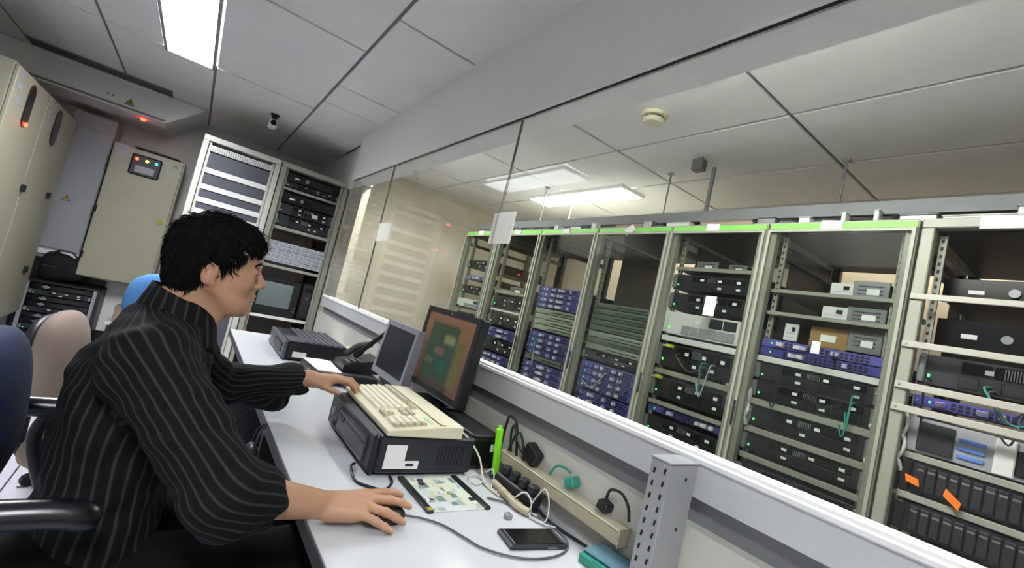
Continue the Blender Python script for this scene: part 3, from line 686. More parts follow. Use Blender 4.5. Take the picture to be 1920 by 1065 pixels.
for k, z in enumerate((1.80, 1.665, 1.555, 1.46, 1.34, 1.22, 1.10, .98, .86)):
    s_ = plabel(MB().chbox(.06, .517, .022, .03, z, z + .045, .003).build('blanking_strip', M_white, t), 'white strip')
MB().chbox(.06, .517, .024, .03, 1.98, 2.03, .003).build('top_grille', M_white, t)
gm = MB().box(0, .003, .021, .025, 1.985, 2.025).mesh('grille_slit', M_slate)
for k in range(26): inst('grille_slit', gm, t, (.075 + k * .0165, 0, 0))
for z0, z1 in ((1.85, 1.97), (1.715, 1.795), (1.605, 1.66), (1.51, 1.55), (.05, .85)): MB().box(.062, .515, .034, .038, z0, z1).build('dark_panel', M_slate, t)
back_rack(.46, 1.048, 'equipment rack at the back holding a small television and black units', M_rack)
XC = .754
def bdev(kind, z, w, h, lab, x=XC, name=None): place(kind, x, 4.545, z, w, h, .45, lab, KN[kind][1], KN[kind][0], 'equipment in the back rack', math.pi / 2)
bdev('blackbox', 1.955, .48, .075, 'glossy black unit at the very top of the rack with the small television')
bdev('server', 1.905, .48, .045, 'slim black unit just above the uppermost shelf of the rack with the television')
bdev('shelf', 1.875, .49, .02, 'uppermost beige shelf of the rack with the small television')
bdev('blackbox', 1.76, .48, .09, 'glossy black unit under the uppermost shelf of the rack with the television')
bdev('server', 1.66, .48, .09, 'black unit with white paper tag in the rack with the television')
bdev('server', 1.55, .48, .10, 'black unit above the second shelf of the rack with the television')
bdev('shelf', 1.52, .49, .024, 'second beige shelf of the rack with the small television')
M_patchw = mat('patch_pale', 'b9c0cc', .45)
for k in range(5):
    z = 1.375 - k * .038
    t = thing('patch_unit', f'pale slim patch unit with grey slots in the television rack, {ORD[k]} from the top', 'patch panel', (XC, 4.535, z), 0, 'pale patch units')
    MB().chbox(-.24, .24, 0, .3, 0, .034, .002).build('body', M_patchw, t)
    sm_ = MB().chbox(0, .028, -.003, 0, .009, .026, .001).mesh('slot', M_cabg)
    for q in range(12): inst('slot', sm_, t, (-.225 + q * .0375, 0, 0))
bdev('shelf', 1.175, .49, .022, 'third beige shelf of the rack, above the small television')
bdev('shelfw', .725, .49, .022, 'white shelf under the small television')
t = thing('television', 'small black tube television with pale grey screen on the rack shelf', 'television', (.70, 4.56, .75))
MB().chbox(-.185, .185, .0, .05, 0, .33, .01).build('bezel', M_black, t)
MB().prism([(-.17, .02), (.17, .02), (.17, .31), (-.17, .31)], 1, .05, .2).prism([(-.11, .06), (.11, .06), (.11, .25), (-.11, .25)], 1, .2, .34).build('housing', M_black, t)
M_crt = mat('crt_glass', '6c7a78', .18, spec=.6)
mb = MB(); n = 8; vs = []
for j in range(n + 1):
    for i in range(n + 1):
        u, v = i / n * 2 - 1, j / n * 2 - 1; vs.append((-.02 + .135 * u, -.002 - .012 * (1 - u * u) * (1 - v * v), .185 + .108 * v))
mb.add(vs, [(j * (n + 1) + i, j * (n + 1) + i + 1, (j + 1) * (n + 1) + i + 1, (j + 1) * (n + 1) + i) for j in range(n) for i in range(n)], True); mb.build('screen', M_crt, t)
for z in (.06, .09): MB().cyl((.16, -.01, z), (.16, 0, z), .007, n=10).build('knob', M_grey, t)
for x in (-.12, .12): MB().box(x - .015, x + .015, .03, .06, -.0, .002).build('foot', M_dark, t)
t = thing('tower_computer', 'narrow black tower computer beside the small television', 'computer', (.945, 4.56, .75))
MB().chbox(-.045, .045, 0, .3, 0, .34, .006).build('case', M_black, t); MB().chbox(-.04, .04, -.01, 0, .01, .33, .006).build('front_bezel', M_dark, t); MB().box(-.03, .03, -.013, -.01, .26, .3).build('drive_bay', M_blackg, t); MB().cyl((0, -.014, .2), (0, -.01, .2), .009, n=12).build('power_button', M_grey, t)
plab = tag(MB().box(.80, .85, 4.515, 4.518, 1.685, 1.72).build('white_tag', M_paper), 'white paper tag on a black unit of the television rack', 'tag')
# camera on the ceiling
t = thing('security_camera', 'small white and black security camera on the ceiling', 'camera', (.305, 4.48, HC))
MB().cyl((0, 0, -.012), (0, 0, 0), .035, n=20).build('mount', M_dark, t); MB().chbox(-.02, .02, -.02, .02, -.055, -.012, .004).build('bracket', M_black, t)
MB().chbox(-.032, .032, -.06, .04, -.125, -.055, .01).build('housing', M_white, t); MB().cyl((0, -.075, -.085), (0, -.06, -.085), .02, .024, 16).build('lens', M_blackg, t)
# paper stains on the cream wall seen through the glass
M_stain = mat('stain_brown', '9a7f4f', .9, noise=.3, nscale=30)
rs = random.Random(3)
for k, (x, z, s_) in enumerate(((1.16, 2.12, .05), (1.2, 2.0, .06), (1.14, 1.95, .045), (1.19, 1.86, .07))):
    pts = [(x + s_ * rs.uniform(.5, 1) * math.cos(a), z + s_ * rs.uniform(.6, 1.3) * math.sin(a)) for a in [q / 9 * 2 * math.pi for q in range(9)]]
    MB().prism(pts, 1, SB - .0015, SB - .0002).build('water_stain', M_stain, swb)

# ------------------------------------------------------------------ chairs
def pad(mb, c, r, p=2.6, nu=28, nv=14, M=None):
    """superellipsoid cushion"""
    vs = []; e = 2 / p
    f = lambda v: math.copysign(abs(v) ** e, v)
    for j in range(nv + 1):
        ph = math.pi * j / nv - math.pi / 2
        for i in range(nu):
            th = 2 * math.pi * i / nu
            q = Vector((r[0] * f(math.cos(ph)) * f(math.cos(th)), r[1] * f(math.cos(ph)) * f(math.sin(th)), r[2] * f(math.sin(ph))))
            if M is not None: q = M @ q
            vs.append(Vector(c) + q)
    return mb.add(vs, [(j * nu + i, j * nu + (i + 1) % nu, (j + 1) * nu + (i + 1) % nu, (j + 1) * nu + i) for j in range(nv) for i in range(nu)], True)
M_arm = mat('armrest_black', '141518', .28)
def office_chair(loc, rz, lab, fab, seat_fab, shell, seat_z=.46, back_z=.78, back_r=(.045, .22, .22), arms=None, group='office chairs', back_x=-.24):
    """local +X is the way the sitter faces"""
    t = thing('office_chair', lab, 'chair', loc, rz, group)
    pad(MB(), (0, 0, seat_z - .04), (.235, .24, .045), 3.2).build('seat', seat_fab, t)
    pad(MB(), (back_x, 0, back_z), back_r, 2.5, M=Matrix.Rotation(math.radians(-7), 3, 'Y')).build('backrest', fab, t)
    pad(MB(), (back_x - back_r[0] * .8, 0, back_z - .01), (back_r[0] * .6, back_r[1] * .93, back_r[2] * .93), 2.5, M=Matrix.Rotation(math.radians(-7), 3, 'Y')).build('back_shell', shell, t)
    MB().tube([(-.08, 0, seat_z - .1), (back_x - .03, 0, seat_z - .09), (back_x - .055, 0, seat_z + .06), (back_x - .05, 0, back_z)], .02, 10).build('back_bracket', M_black, t)
    MB().cyl((0, 0, .1), (0, 0, seat_z - .08), .028, .024, 16).build('gas_column', M_dark, t)
    MB().chbox(-.1, .1, -.08, .08, seat_z - .105, seat_z - .075, .008).build('mechanism', M_black, t)
    for k in range(5):
        a = 2 * math.pi * k / 5 + .3; c, s_ = math.cos(a), math.sin(a)
        l = MB().tube([(0, 0, .12), (.15 * c, .15 * s_, .105), (.29 * c, .29 * s_, .075)], [.022 - .007 * q / 12 for q in range(13)], 10).build('leg', M_black, t)
        MB().cyl((.29 * c - .012 * s_, .29 * s_ + .012 * c, .027), (.29 * c + .012 * s_, .29 * s_ - .012 * c, .027), .027, n=14).build('castor', M_black, l)
    if arms:
        for sy in (-1, 1):
            z, x0, x1 = arms; y = sy * .275
            MB().tube([(x0, y, z), (x0 + .06, y, z + .004), ((x0 + x1) / 2, y, z + .004), (x1 - .05, y, z + .002), (x1, y, z - .012)], [.019] * 4 + [.024] * 17 + [.023, .020, .016, .010], 14).build('armrest', M_arm, t)
            MB().tube([((x0 + x1) / 2, y, z - .01), ((x0 + x1) / 2 - .01, y, z - .1), (-.02, y * .92, seat_z - .06), (-.02, y * .6, seat_z - .085)], .015, 10).build('arm_support', M_black, t)
    return t
office_chair((-.06, 1.27, 0), math.radians(2), 'blue office chair with black armrests under the seated man', M_navy, M_blue, M_black, .47, .845, (.05, .2, .155), (.765, -.26, .03), back_x=-.185)
office_chair((-.08, 2.3, 0), math.radians(-8), 'beige fabric office chair with dark shell behind the seated man', M_beigef, M_beigef, M_dark, .44, .70, (.055, .19, .185), back_x=-.215)
office_chair((-.10, 3.0, 0), math.radians(-95), 'bright blue office chair between the man and the back racks', M_blue, M_blue, M_black, .45, .86, (.05, .16, .155), back_x=-.24)
# ------------------------------------------------------------------ desk
DZ = .74
t = thing('desk', 'long white-topped work desk with dark front edge', 'desk', (.31, 0, 0))
MB().chbox(.004, .644, -.3, 3.46, DZ - .028, DZ, .002).build('desk_top', M_desk, t)
MB().chbox(0, .006, -.3, 3.46, DZ - .034, DZ - .001, .002).build('edge_band', M_edge, t)
MB().box(.05, .08, -.28, 3.44, DZ - .09, DZ - .028).build('front_rail', M_dark, t)
for y in (-.25, 1.9, 3.38): MB().chbox(.06, .62, y, y + .03, 0, DZ - .028, .003).build('leg_panel', M_dark, t)
MB().box(.58, .6, -.28, 3.44, .25, DZ - .028).build('modesty_panel', M_cabg, t)
t = thing('drawer_pedestal', 'dark drawer pedestal under the near end of the desk', 'drawers', (.40, .72, 0))
MB().chbox(.02, .44, -.22, .22, .04, .66, .004).build('body', M_dark, t)
for k in range(3):
    d = MB().chbox(0, .02, -.215, .215, .06 + k * .2, .245 + k * .2, .004).build('drawer', M_case, t)
    MB().chbox(-.012, 0, -.06, .06, .19 + k * .2, .205 + k * .2, .003).build('handle', M_steel, d)
MB().cyl((-.004, .17, .6), (.0, .17, .6), .012, n=14).build('key_lock', M_steel, t)
for sx in (.05, .4):
    for sy in (-.18, .18): MB().cyl((sx, sy, 0), (sx, sy, .04), .02, n=12).build('foot', M_black, t)
t = thing('hanging_pouch', 'small black pouch hanging on the desk front below the sleeve', 'pouch', (.29, 1.56, .60))
pad(MB(), (-.008, 0, .02), (.022, .06, .065), 2.4).build('body', M_black, t); MB().tube([(-.005, -.03, .08), (0, -.02, .125), (.018, 0, .142), (0, .02, .125), (-.005, .03, .08)], .004, 6).build('strap', M_dark, t)
pad(MB(), (-.032, .005, .01), (.006, .03, .028), 2.4).build('front_pocket', M_dark, t)

# ------------------------------------------------------------------ main computer and keyboard
t = thing('desktop_computer', 'black desktop computer lying flat under the beige keyboard', 'computer', (.502, 1.178, DZ))
MB().chbox(.02, .325, 0, .44, .008, .112, .005).build('case', M_case, t)
fr = MB().chbox(0, .02, -.002, .442, .006, .115, .008).build('front_bezel', M_black, t)
MB().chbox(-.004, 0, .05, .33, .022, .09, .006).build('front_panel', M_caseg, fr); MB().box(-.006, -.003, .26, .31, .06, .075).build('drive_slot', M_black, fr)
MB().box(-.0055, -.004, .06, .23, .068, .072).build('tray_line', M_black, fr); MB().cyl((-.006, .385, .06), (0, .385, .06), .013, n=18).build('power_button', M_grey, fr)
for y in (.35, .365): MB().box(-.002, 0, y, y + .008, .02, .034).build('usb_port', M_port, fr)
for x in (.05, .28):
    for y in (.04, .39): MB().cyl((x, y, 0), (x, y, .009), .016, n=12).build('foot', M_black, t)
plabel(MB().box(.04, .10, -.0012, 0, .022, .088).box(.10, .145, -.0012, 0, .022, .044).build('sticker', M_paper, t), 'torn white sticker')
MB().box(.105, .13, -.002, -.001, .03, .037).build('barcode', M_dark, t)
vm = MB().box(0, .004, -.001, .001, .03, .09).mesh('vent_slit', M_port)
for k in range(8): inst('vent_slit', vm, t, (.2 + .012 * k, 0, 0))

t = thing('keyboard', 'beige full-size computer keyboard lying on the black computer', 'keyboard', (.528, 1.165, DZ + .1152), math.radians(-1.5))
KM = Matrix.Rotation(math.radians(-5), 4, 'Y')
MB().prism([(0, 0), (.232, 0), (.232, .036), (.19, .036), (.02, .018), (0, .014)], 1, 0, .47).build('case', M_beige, t, bevel=.003)
def key(w): return MB().prism([(-.0085, 0), (.0085, 0), (.0065, .009), (-.0065, .009)], 1, -w / 2 + .001, w / 2 - .001).mesh('key', M_key)
k1, k15, k2, k6 = key(.0185), key(.027), key(.037), key(.11)
kd = MB().prism([(-.0085, 0), (.0085, 0), (.0065, .009), (-.0065, .009)], 1, -.0085, .0085).mesh('key', M_keyd)
# local +Y runs from the keypad end (near the camera) to the Esc end
def kz(x): return .0175 + (x - .02) / .17 * .018
def putk(me, x, y): inst('key', me, t, (x, y, kz(x)), (0, -math.atan2(.018, .17), 0))
rowsx = [.032, .052, .072, .092, .112]
for r_, x in enumerate(rowsx):
    y = .455
    if r_ == 0:
        for me, w_ in ((k15, .027), (k15, .027), (k6, .115), (k15, .027), (k15, .027), (k15, .027)): putk(me, x, y - w_ / 2); y -= w_ + .004
    else:
        a, n, b = {1: (k2, 10, k2), 2: (k2, 11, k15), 3: (k15, 12, k15), 4: (k1, 12, k2)}[r_]
        wa = {1: .037, 2: .035, 3: .027, 4: .0185}[r_]; wb = {1: .037, 2: .027, 3: .027, 4: .037}[r_]
        putk(a, x, y - wa / 2); y -= wa + .0005
        for q in range(n): putk(k1, x, y - .00925); y -= .0187
        putk(b, x, y - wb / 2)
    for q in range(4): putk(k1 if q else kd, x, .028 + q * .0192)
    if r_ in (0,):
        for q in range(3): putk(kd, x, .118 + q * .0192)
    if r_ == 1: putk(kd, x, .1372)
    if r_ in (3, 4):
        for q in range(3): putk(kd, x, .118 + q * .0192)
for q in range(13): putk(kd, .142, .447 - q * .0205 - (q // 5) * .008)
MB().box(.136, .15, .03, .09, .0305, .0318).build('lamp_strip', M_keyd, t)
for q in range(3): MB().box(.14, .145, .038 + q * .018, .044 + q * .018, .0316, .0326).build('status_lamp', M_led, t)
MB().chbox(.16, .228, .01, .46, .036, .0372, .001).build('top_groove', M_beige, t)

# monitors facing the man
def monitor(name_lab, loc, w, h, base_z, m, screen, tilt=4, foot=(.1, .11), lip=True):
    """local -X is the viewing side; loc is the middle of the foot"""
    t = thing('monitor', name_lab, 'monitor', loc, 0, 'monitors on the desk')
    M = Matrix.Translation((0, 0, base_z + h / 2)) @ Matrix.Rotation(math.radians(tilt), 4, 'Y')
    hw, hh, b = w / 2, h / 2, .022
    MB().chbox(-.018, .022, -hw, hw, -hh, hh, .005, M).build('housing', m, t)
    fr = MB().box(-.022, -.016, -hw, hw, hh - b, hh, M).box(-.022, -.016, -hw, hw, -hh, -hh + b * 1.2, M).box(-.022, -.016, -hw, -hw + b, -hh + b * 1.2, hh - b, M).box(-.022, -.016, hw - b, hw, -hh + b * 1.2, hh - b, M).build('bezel', m, t)
    sb = MB(); nx, ny = 44, 34; vs = []; cols = []
    for j in range(ny + 1):
        for i in range(nx + 1):
            u, v = i / nx, j / ny
            vs.append(M @ Vector((-.0185, (hw - b) * (1 - 2 * u), (-hh + b * 1.2) + (2 * hh - 2.2 * b) * v))); cols.append(screen(u, v))
    sb.add(vs, [(j * (nx + 1) + i, j * (nx + 1) + i + 1, (j + 1) * (nx + 1) + i + 1, (j + 1) * (nx + 1) + i) for j in range(ny) for i in range(nx)])
    so = sb.build('screen', M_screen, t)
    ca = so.data.color_attributes.new('Col', 'FLOAT_COLOR', 'POINT')
    for i, c in enumerate(cols): ca.data[i].color = lin(c)
    pad(MB(), (.03, 0, base_z + hh), (.025, hw * .7, hh * .6), 3).build('back_cover', m, t)
    MB().chbox(.02, .05, -.035, .035, .01, base_z + hh, .006).build('stand_neck', m, t)
    pad(MB(), (.01, 0, .008), (foot[0], foot[1], .009), 3).build('stand_foot', m, t)
    plabel(MB().cyl(M @ Vector((-.0235, 0, hh - b / 2)), M @ Vector((-.021, 0, hh - b / 2)), .006, n=12).build('badge', M_grey, t), 'small round badge')
    if lip: MB().box(-.025, -.022, -hw + .01, hw - .01, -hh + .002, -hh + .005, M).build('lower_lip', M_grey, t)
    return t
M_screen = mat('screen_picture', rough=.25, attr=True, strength=.3)
def scr_main(u, v):
    base = np.array([.40, .29, .22]) * (.8 + .3 * v)
    def mixin(c, x0, x1, y0, y1, col, e=.04):
        w_ = np.clip((u - x0) / e, 0, 1) * np.clip((x1 - u) / e, 0, 1) * np.clip((v - y0) / e, 0, 1) * np.clip((y1 - v) / e, 0, 1)
        return c * (1 - w_) + np.array(col) * w_
    c = mixin(base, .13, .76, .06, .90, (.17, .24, .17)); c = mixin(c, .74, .93, .08, .72, (.33, .31, .17)); c = mixin(c, .12, .8, -.1, .1, (.22, .16, .13))
    c = mixin(c, .46, .72, .60, .76, (.40, .42, .28)); c = mixin(c, .32, .56, .42, .56, (.36, .27, .20)); c = mixin(c, .17, .38, .26, .40, (.28, .30, .20)); c = mixin(c, .46, .66, .16, .42, (.12, .27, .22))
    return tuple(c)
monitor('black monitor showing a brown and green desktop beside the keyboard', (.868, 1.575, DZ + .1125), .432, .325, .032, M_black, scr_main, 4, (.085, .1))
monitor('small grey-framed monitor with a dark screen left of the black monitor', (.83, 1.93, DZ), .36, .25, .105, mat('silver_grey_plastic', '8f9099', .4), lambda u, v: '14151c', 6, (.08, .1), False)
# black box behind the computer
t = thing('external_drive_box', 'black flat box behind the computer under the black monitor', 'box', (.842, 1.22, DZ))
MB().chbox(0, .108, 0, .48, .004, .1115, .004).build('case', M_black, t); MB().chbox(.006, .1, -.006, 0, .014, .1, .003).build('end_plate', M_blackg, t)
plabel(MB().box(.07, .098, -.0075, -.006, .06, .085).build('sticker', M_paper, t), 'pale sticker')
for y in (.05, .42): MB().box(.02, .09, y, y + .02, 0, .004).build('foot', M_dark, t)
# far computer and box
t = thing('desktop_computer', 'grey and black desktop computer with ribbed top at the far end of the desk', 'computer', (.5, 2.64, DZ))
MB().chbox(.02, .34, 0, .5, .008, .1, .005).build('case', M_black, t); f_ = MB().chbox(0, .02, 0, .5, .004, .103, .007).build('front_bezel', M_caseg, t)
MB().chbox(-.004, 0, .05, .3, .03, .08, .004).build('drive_panel', M_dark, f_); MB().cyl((-.005, .42, .05), (0, .42, .05), .013, n=16).build('power_button', M_steel, f_)
MB().chbox(.02, .335, .0, .19, .1, .106, .002).build('top_cover', M_caseg, t)
rm_ = MB().chbox(0, .022, 0, .49, .1, .112, .003).mesh('top_rib', M_caseg)
for k in range(7): inst('top_rib', rm_, t, (.10 + k * .033, 0, 0))
plabel(MB().box(.05, .12, -.002, 0, .02, .05).build('sticker', M_paper, t), 'pale sticker')
t = thing('flat_device', 'black flat device with white papers on it beside the small monitor', 'device', (.575, 2.16, DZ))
MB().chbox(0, .29, 0, .34, .004, .055, .006).build('case', M_black, t); MB().chbox(-.008, 0, .01, .33, .008, .05, .004).build('front_bezel', M_dark, t); MB().box(-.0095, -.008, .05, .16, .02, .04).build('display', M_grey, t)
t = thing('paper_stack', 'loose white papers lying on the black flat device', 'papers', (.58, 2.18, DZ + .055))
for k in range(3):
    MB().box(0.005, .115, .02, .29, .0012 * k, .0012 * k + .001, Matrix.Rotation(math.radians(k * 3 - 2), 4, 'Z')).build('sheet', M_paper, t)
t = thing('desk_telephone', 'black desk telephone with handset propped up beside the small monitor', 'telephone', (.80, 2.33, DZ + .0555))
MB().prism([(-.09, 0), (.09, 0), (.09, .075), (-.09, .03)], 1, -.08, .10).build('base', M_black, t)
MB().tube([(-.03, -.02, .07), (.02, -.05, .14), (.08, -.07, .215), (.1, -.075, .235)], [.016] * 4 + [.012] * 11 + [.02] * 4, 10).build('handset', M_blackg, t)
MB().tube([(-.06, .02, .07), (.0, .05, .11), (.07, .06, .13)], .017, 10).build('cradle_arm', M_black, t)
km_ = MB().chbox(-.008, .008, -.008, .008, 0, .006, .002).mesh('button', M_grey)
for a in range(3):
    for b in range(3): inst('button', km_, t, (-.06 + a * .024, -.05 + b * .024, .04 + a * .006))
t = thing('small_carton', 'small tan carton behind the telephone at the far end of the desk', 'box', (.885, 2.72, DZ))
MB().chbox(-.045, .045, -.07, .07, 0, .10, .003).build('body', M_tan, t); MB().box(-.046, .046, -.008, .008, .1, .101).build('tape_strip', M_beige, t)
t = thing('document_pile', 'untidy pile of white papers at the far end of the desk by the sill', 'papers', (.86, 3.3, DZ))
for k in range(6): MB().box(-.09, .08, -.13, .13, .006 * k, .006 * k + .005, Matrix.Rotation(math.radians((k * 37) % 17 - 8), 4, 'Z')).build('sheet', M_paper, t)

# ------------------------------------------------------------------ small things on the desk
t = thing('computer_mouse', 'black computer mouse under the right hand', 'mouse', (.470, .950, DZ))
pad(MB(), (0, 0, .014), (.048, .028, .0195), 2.3).build('shell', M_black, t); MB().cyl((.028, -.003, .029), (.028, .003, .029), .006, n=14).build('wheel', M_dark, t)
MB().box(.008, .040, -.0006, .0006, .02, .0318).build('button_gap', M_port, t)
cable('mouse_cable', [(.515, .952, .75), (.56, .943, .7445), (.598, .906, .7445), (.623, .849, .7445), (.644, .802, .7445), (.694, .759, .7445), (.753, .739, .7445), (.82, .742, .7445), (.874, .772, .7445), (.895, .834, .7445), (.885, .902, .7445), (.845, .983, .7445), (.798, 1.025, .7445)], .0026, M_copper, 'thin dark mouse cable curling across the white desk', 8)
cable('keyboard_cable', [(.765, 1.22, .87), (.80, 1.19, .852), (.845, 1.17, .80), (.858, 1.15, .752), (.841, 1.10, .7445), (.844, 1.03, .7445)], .003, M_beige, 'pale keyboard cable dropping from the keyboard to the desk', 8)
cable('black_cable_loop', [(.492, 1.25, .748), (.472, 1.22, .752), (.465, 1.153, .7445), (.488, 1.115, .7445), (.523, 1.094, .7445), (.559, 1.133, .7445), (.567, 1.175, .7445)], .0035, M_black, 'short black cable looped at the corner of the black computer', 8)
M_print = mat('printed_board', rough=.35, attr=True)
t = thing('circuit_board_sleeve', 'pale printed board in a sleeve with two black edge bars', 'board', (.685, 1.067, DZ))
sb = MB(); nx, ny = 56, 60; vs = []; cols = []
rb = np.random.RandomState(4); blobs = [(rb.rand(), rb.rand(), rb.uniform(.02, .07), rb.uniform(.02, .09), ['6f8a84', 'c9d6c8', 'a3b0a8', 'd9d2b8', 'b4c4d4', '7f958c', 'e4e9dd', 'cbd6b0'][rb.randint(8)]) for _ in range(46)]
for j in range(ny + 1):
    for i in range(nx + 1):
        u, v = i / nx, j / ny; c = 'cfd8da' if (u + v) < .9 else 'dde3d0'
        for bx, by, sx, sy, bc in blobs:
            if abs(u - bx) < sx and abs(v - by) < sy: c = bc
        vs.append((-.085 + .17 * u, -.095 + .19 * v, .003)); cols.append(c)
sb.add(vs, [(j * (nx + 1) + i, j * (nx + 1) + i + 1, (j + 1) * (nx + 1) + i + 1, (j + 1) * (nx + 1) + i) for j in range(ny) for i in range(nx)])
so = sb.build('printed_face', M_print, t); ca = so.data.color_attributes.new('Col', 'FLOAT_COLOR', 'POINT')
for i, c in enumerate(cols): ca.data[i].color = lin(c)
MB().chbox(-.086, .086, -.096, .096, 0, .0028, .001).build('backing', M_white, t)
for x in (-.088, .08):
    b_ = MB().chbox(x - .009, x + .009, -.1, .1, 0, .008, .002).build('edge_bar', M_black, t)
MB().box(-.095, -.08, -.098, -.085, .008, .009).build('brass_tip', M_signy, t)
rc = random.Random(8)
for k in range(9):
    x, y = rc.uniform(-.07, .06), rc.uniform(-.08, .08); MB().chbox(x - .008, x + .008, y - .006, y + .006, .003, .007, .001).build('chip', [M_dark, M_patch, M_white][k % 3], t)
t = thing('mobile_phone', 'flat dark grey phone-like device lying on the white desk', 'phone', (.793, .812, DZ), math.radians(-9))
MB().chbox(-.078, .078, -.04, .04, 0, .011, .004).build('case', M_dark, t); MB().chbox(-.066, .066, -.034, .034, .011, .0118, .001).build('screen', M_blackg, t); MB().box(.02, .045, -.0405, -.04, .003, .007).build('side_key', M_grey, t)
t = thing('small_cube', 'tiny grey cube lying on the desk near the phone', 'cube', (.795, .918, DZ))
MB().chbox(-.009, .009, -.009, .009, 0, .014, .002).build('body', M_cabg, t); MB().box(-.005, .005, -.005, .005, .014, .0145).build('top_mark', M_grey, t)
t = thing('lime_green_stick', 'lime green plastic stick standing against the black box', 'stick', (.905, 1.15, DZ))
M_lime = mat('lime_plastic', '7fe01c', .4)
GM = Matrix.Translation((0, 0, .004)) @ Matrix.Rotation(math.radians(-11), 4, 'X')
MB().chbox(-.012, .012, -.008, .008, 0, .15, .005, GM).build('body', M_lime, t); MB().cyl(GM @ Vector((0, 0, .15)), GM @ Vector((0, 0, .158)), .007, .005, 12).build('tip', M_lime, t); MB().chbox(-.013, .013, -.009, .009, .0, .012, .003, GM).build('foot', M_dark, t)
# trunking on the partition and plugs
t = thing('cable_trunking', 'beige cable trunking along the partition behind the desk', 'trunking', (.935, .92, .790))
MB().chbox(-.018, .0195, -.25, .25, 0, .033, .003).build('channel', M_tr, t); MB().chbox(-.02, .0195, -.248, .248, .033, .038, .002).build('lid', M_beige, t); MB().box(-.02, .019, -.253, -.25, -.002, .040).build('end_cap', M_tr, t)
def adapter(lab, y, z, s_, m, rot, cord):
    t = thing('plug_adapter', lab, 'plug', (.935, y, z), 0, 'plugs behind the trunking'); M = Matrix.Rotation(math.radians(rot), 4, 'X')
    MB().chbox(-.016, .018, -s_, s_, -s_ * .8, s_ * .8, .005, M).build('body', m, t)
    MB().chbox(-.02, -.016, -s_ * .6, s_ * .6, -s_ * .5, s_ * .5, .002, M).build('face', m, t)
    MB().tube(cord, .0035, 8).build('cord', m, t)
adapter('square black power adapter on the partition above the trunking', 1.035, .862, .03, M_black, 25, [(0, .02, -.02), (-.012, .05, .0), (-.01, .09, .04), (0, .115, .05), (0, .12, .02), (0, .10, -.03)])
adapter('black plug with curled cord beside the slotted post', .74, .85, .016, M_black, 15, [(0, 0, .02), (-.005, -.012, .045), (-.005, -.045, .05), (-.005, -.07, .03), (0, -.075, .0)])
M_teal = mat('teal_plastic', '2b8f78', .45); M_teald = mat('blue_grey_plastic', '5a7d8c', .5)
adapter('translucent teal plug on the partition above the trunking', .86, .855, .017, M_teal, -30, [(0, .01, .02), (-.01, .03, .028), (-.015, .055, .02), (-.012, .075, -.01)])
t = thing('power_strip', 'black power strip with plugs in front of the trunking', 'power strip', (.893, 1.02, DZ + .002))
MB().chbox(-.018, .02, -.09, .09, 0, .04, .004).build('body', M_black, t)
pm = MB().chbox(-.014, .014, -.013, .013, .04, .066, .004).mesh('plug', M_dark)
for k in range(4): inst('plug', pm, t, (0, -.068 + .044 * k, 0), (0, 0, .2 * k))
t = thing('flexible_conduit', 'beige ribbed conduit piece lying at the back of the desk', 'conduit', (0, 0, 0))
MB().tube([(.868, 1.10, .752), (.858, 1.022, .752), (.850, .955, .752), (.862, .915, .752)], .0105, 12).build('hose', M_tr, t)
rgm = MB().cyl((0, -.002, 0), (0, .002, 0), .012, n=14).mesh('ring', M_tr)
for k in range(8): inst('ring', rgm, t, (.866 - .0022 * k * (1 if k < 6 else .8), 1.09 - k * .02, .752))
for k, pts in enumerate(([(.80, 1.13, .745), (.821, 1.16, .747), (.85, 1.165, .749), (.85, 1.13, .747), (.815, 1.105, .745), (.80, 1.12, .747)],
                         [(.872, 1.155, .76), (.882, 1.14, .775), (.88, 1.12, .76), (.845, 1.075, .747), (.86, 1.03, .747), (.872, .96, .747), (.88, .905, .747)],
                         [(.88, .94, .75), (.878, .92, .79), (.885, .90, .82), (.89, .88, .79), (.88, .87, .75), (.865, .9, .747)],
                         [(.862, .99, .747), (.852, .97, .77), (.865, .95, .79), (.875, .93, .77), (.86, .91, .747), (.87, .87, .747), (.89, .84, .75)])):
    cable('thin_white_cable', pts, .0022, M_cabw, 'thin white cable ' + ['looped beside the printed board', 'running from the lime green stick along the conduit', 'arching in front of the trunking', 'knotted at the end of the conduit'][k], 6, group='tangled white cables')
cable('black_power_cable', [(.90, .935, .76), (.905, .90, .7455), (.905, .84, .7455), (.915, .78, .7455), (.925, .70, .7455), (.93, .62, .7455)], .004, M_black, 'black power cable running along the trunking to the slotted post', 8)
for k, pts in enumerate(([(.94, 1.2, .80), (.935, 1.19, .9), (.93, 1.17, .935), (.935, 1.14, .92), (.938, 1.12, .86), (.94, 1.11, .82)], [(.94, 1.16, .80), (.937, 1.14, .87), (.932, 1.11, .9), (.936, 1.085, .87), (.94, 1.07, .82)])):
    cable('black_cable', pts, .004, M_black, ['taller', 'shorter'][k] + ' black cord arching up the partition behind the lime green stick', 8, group='black cords on the partition')
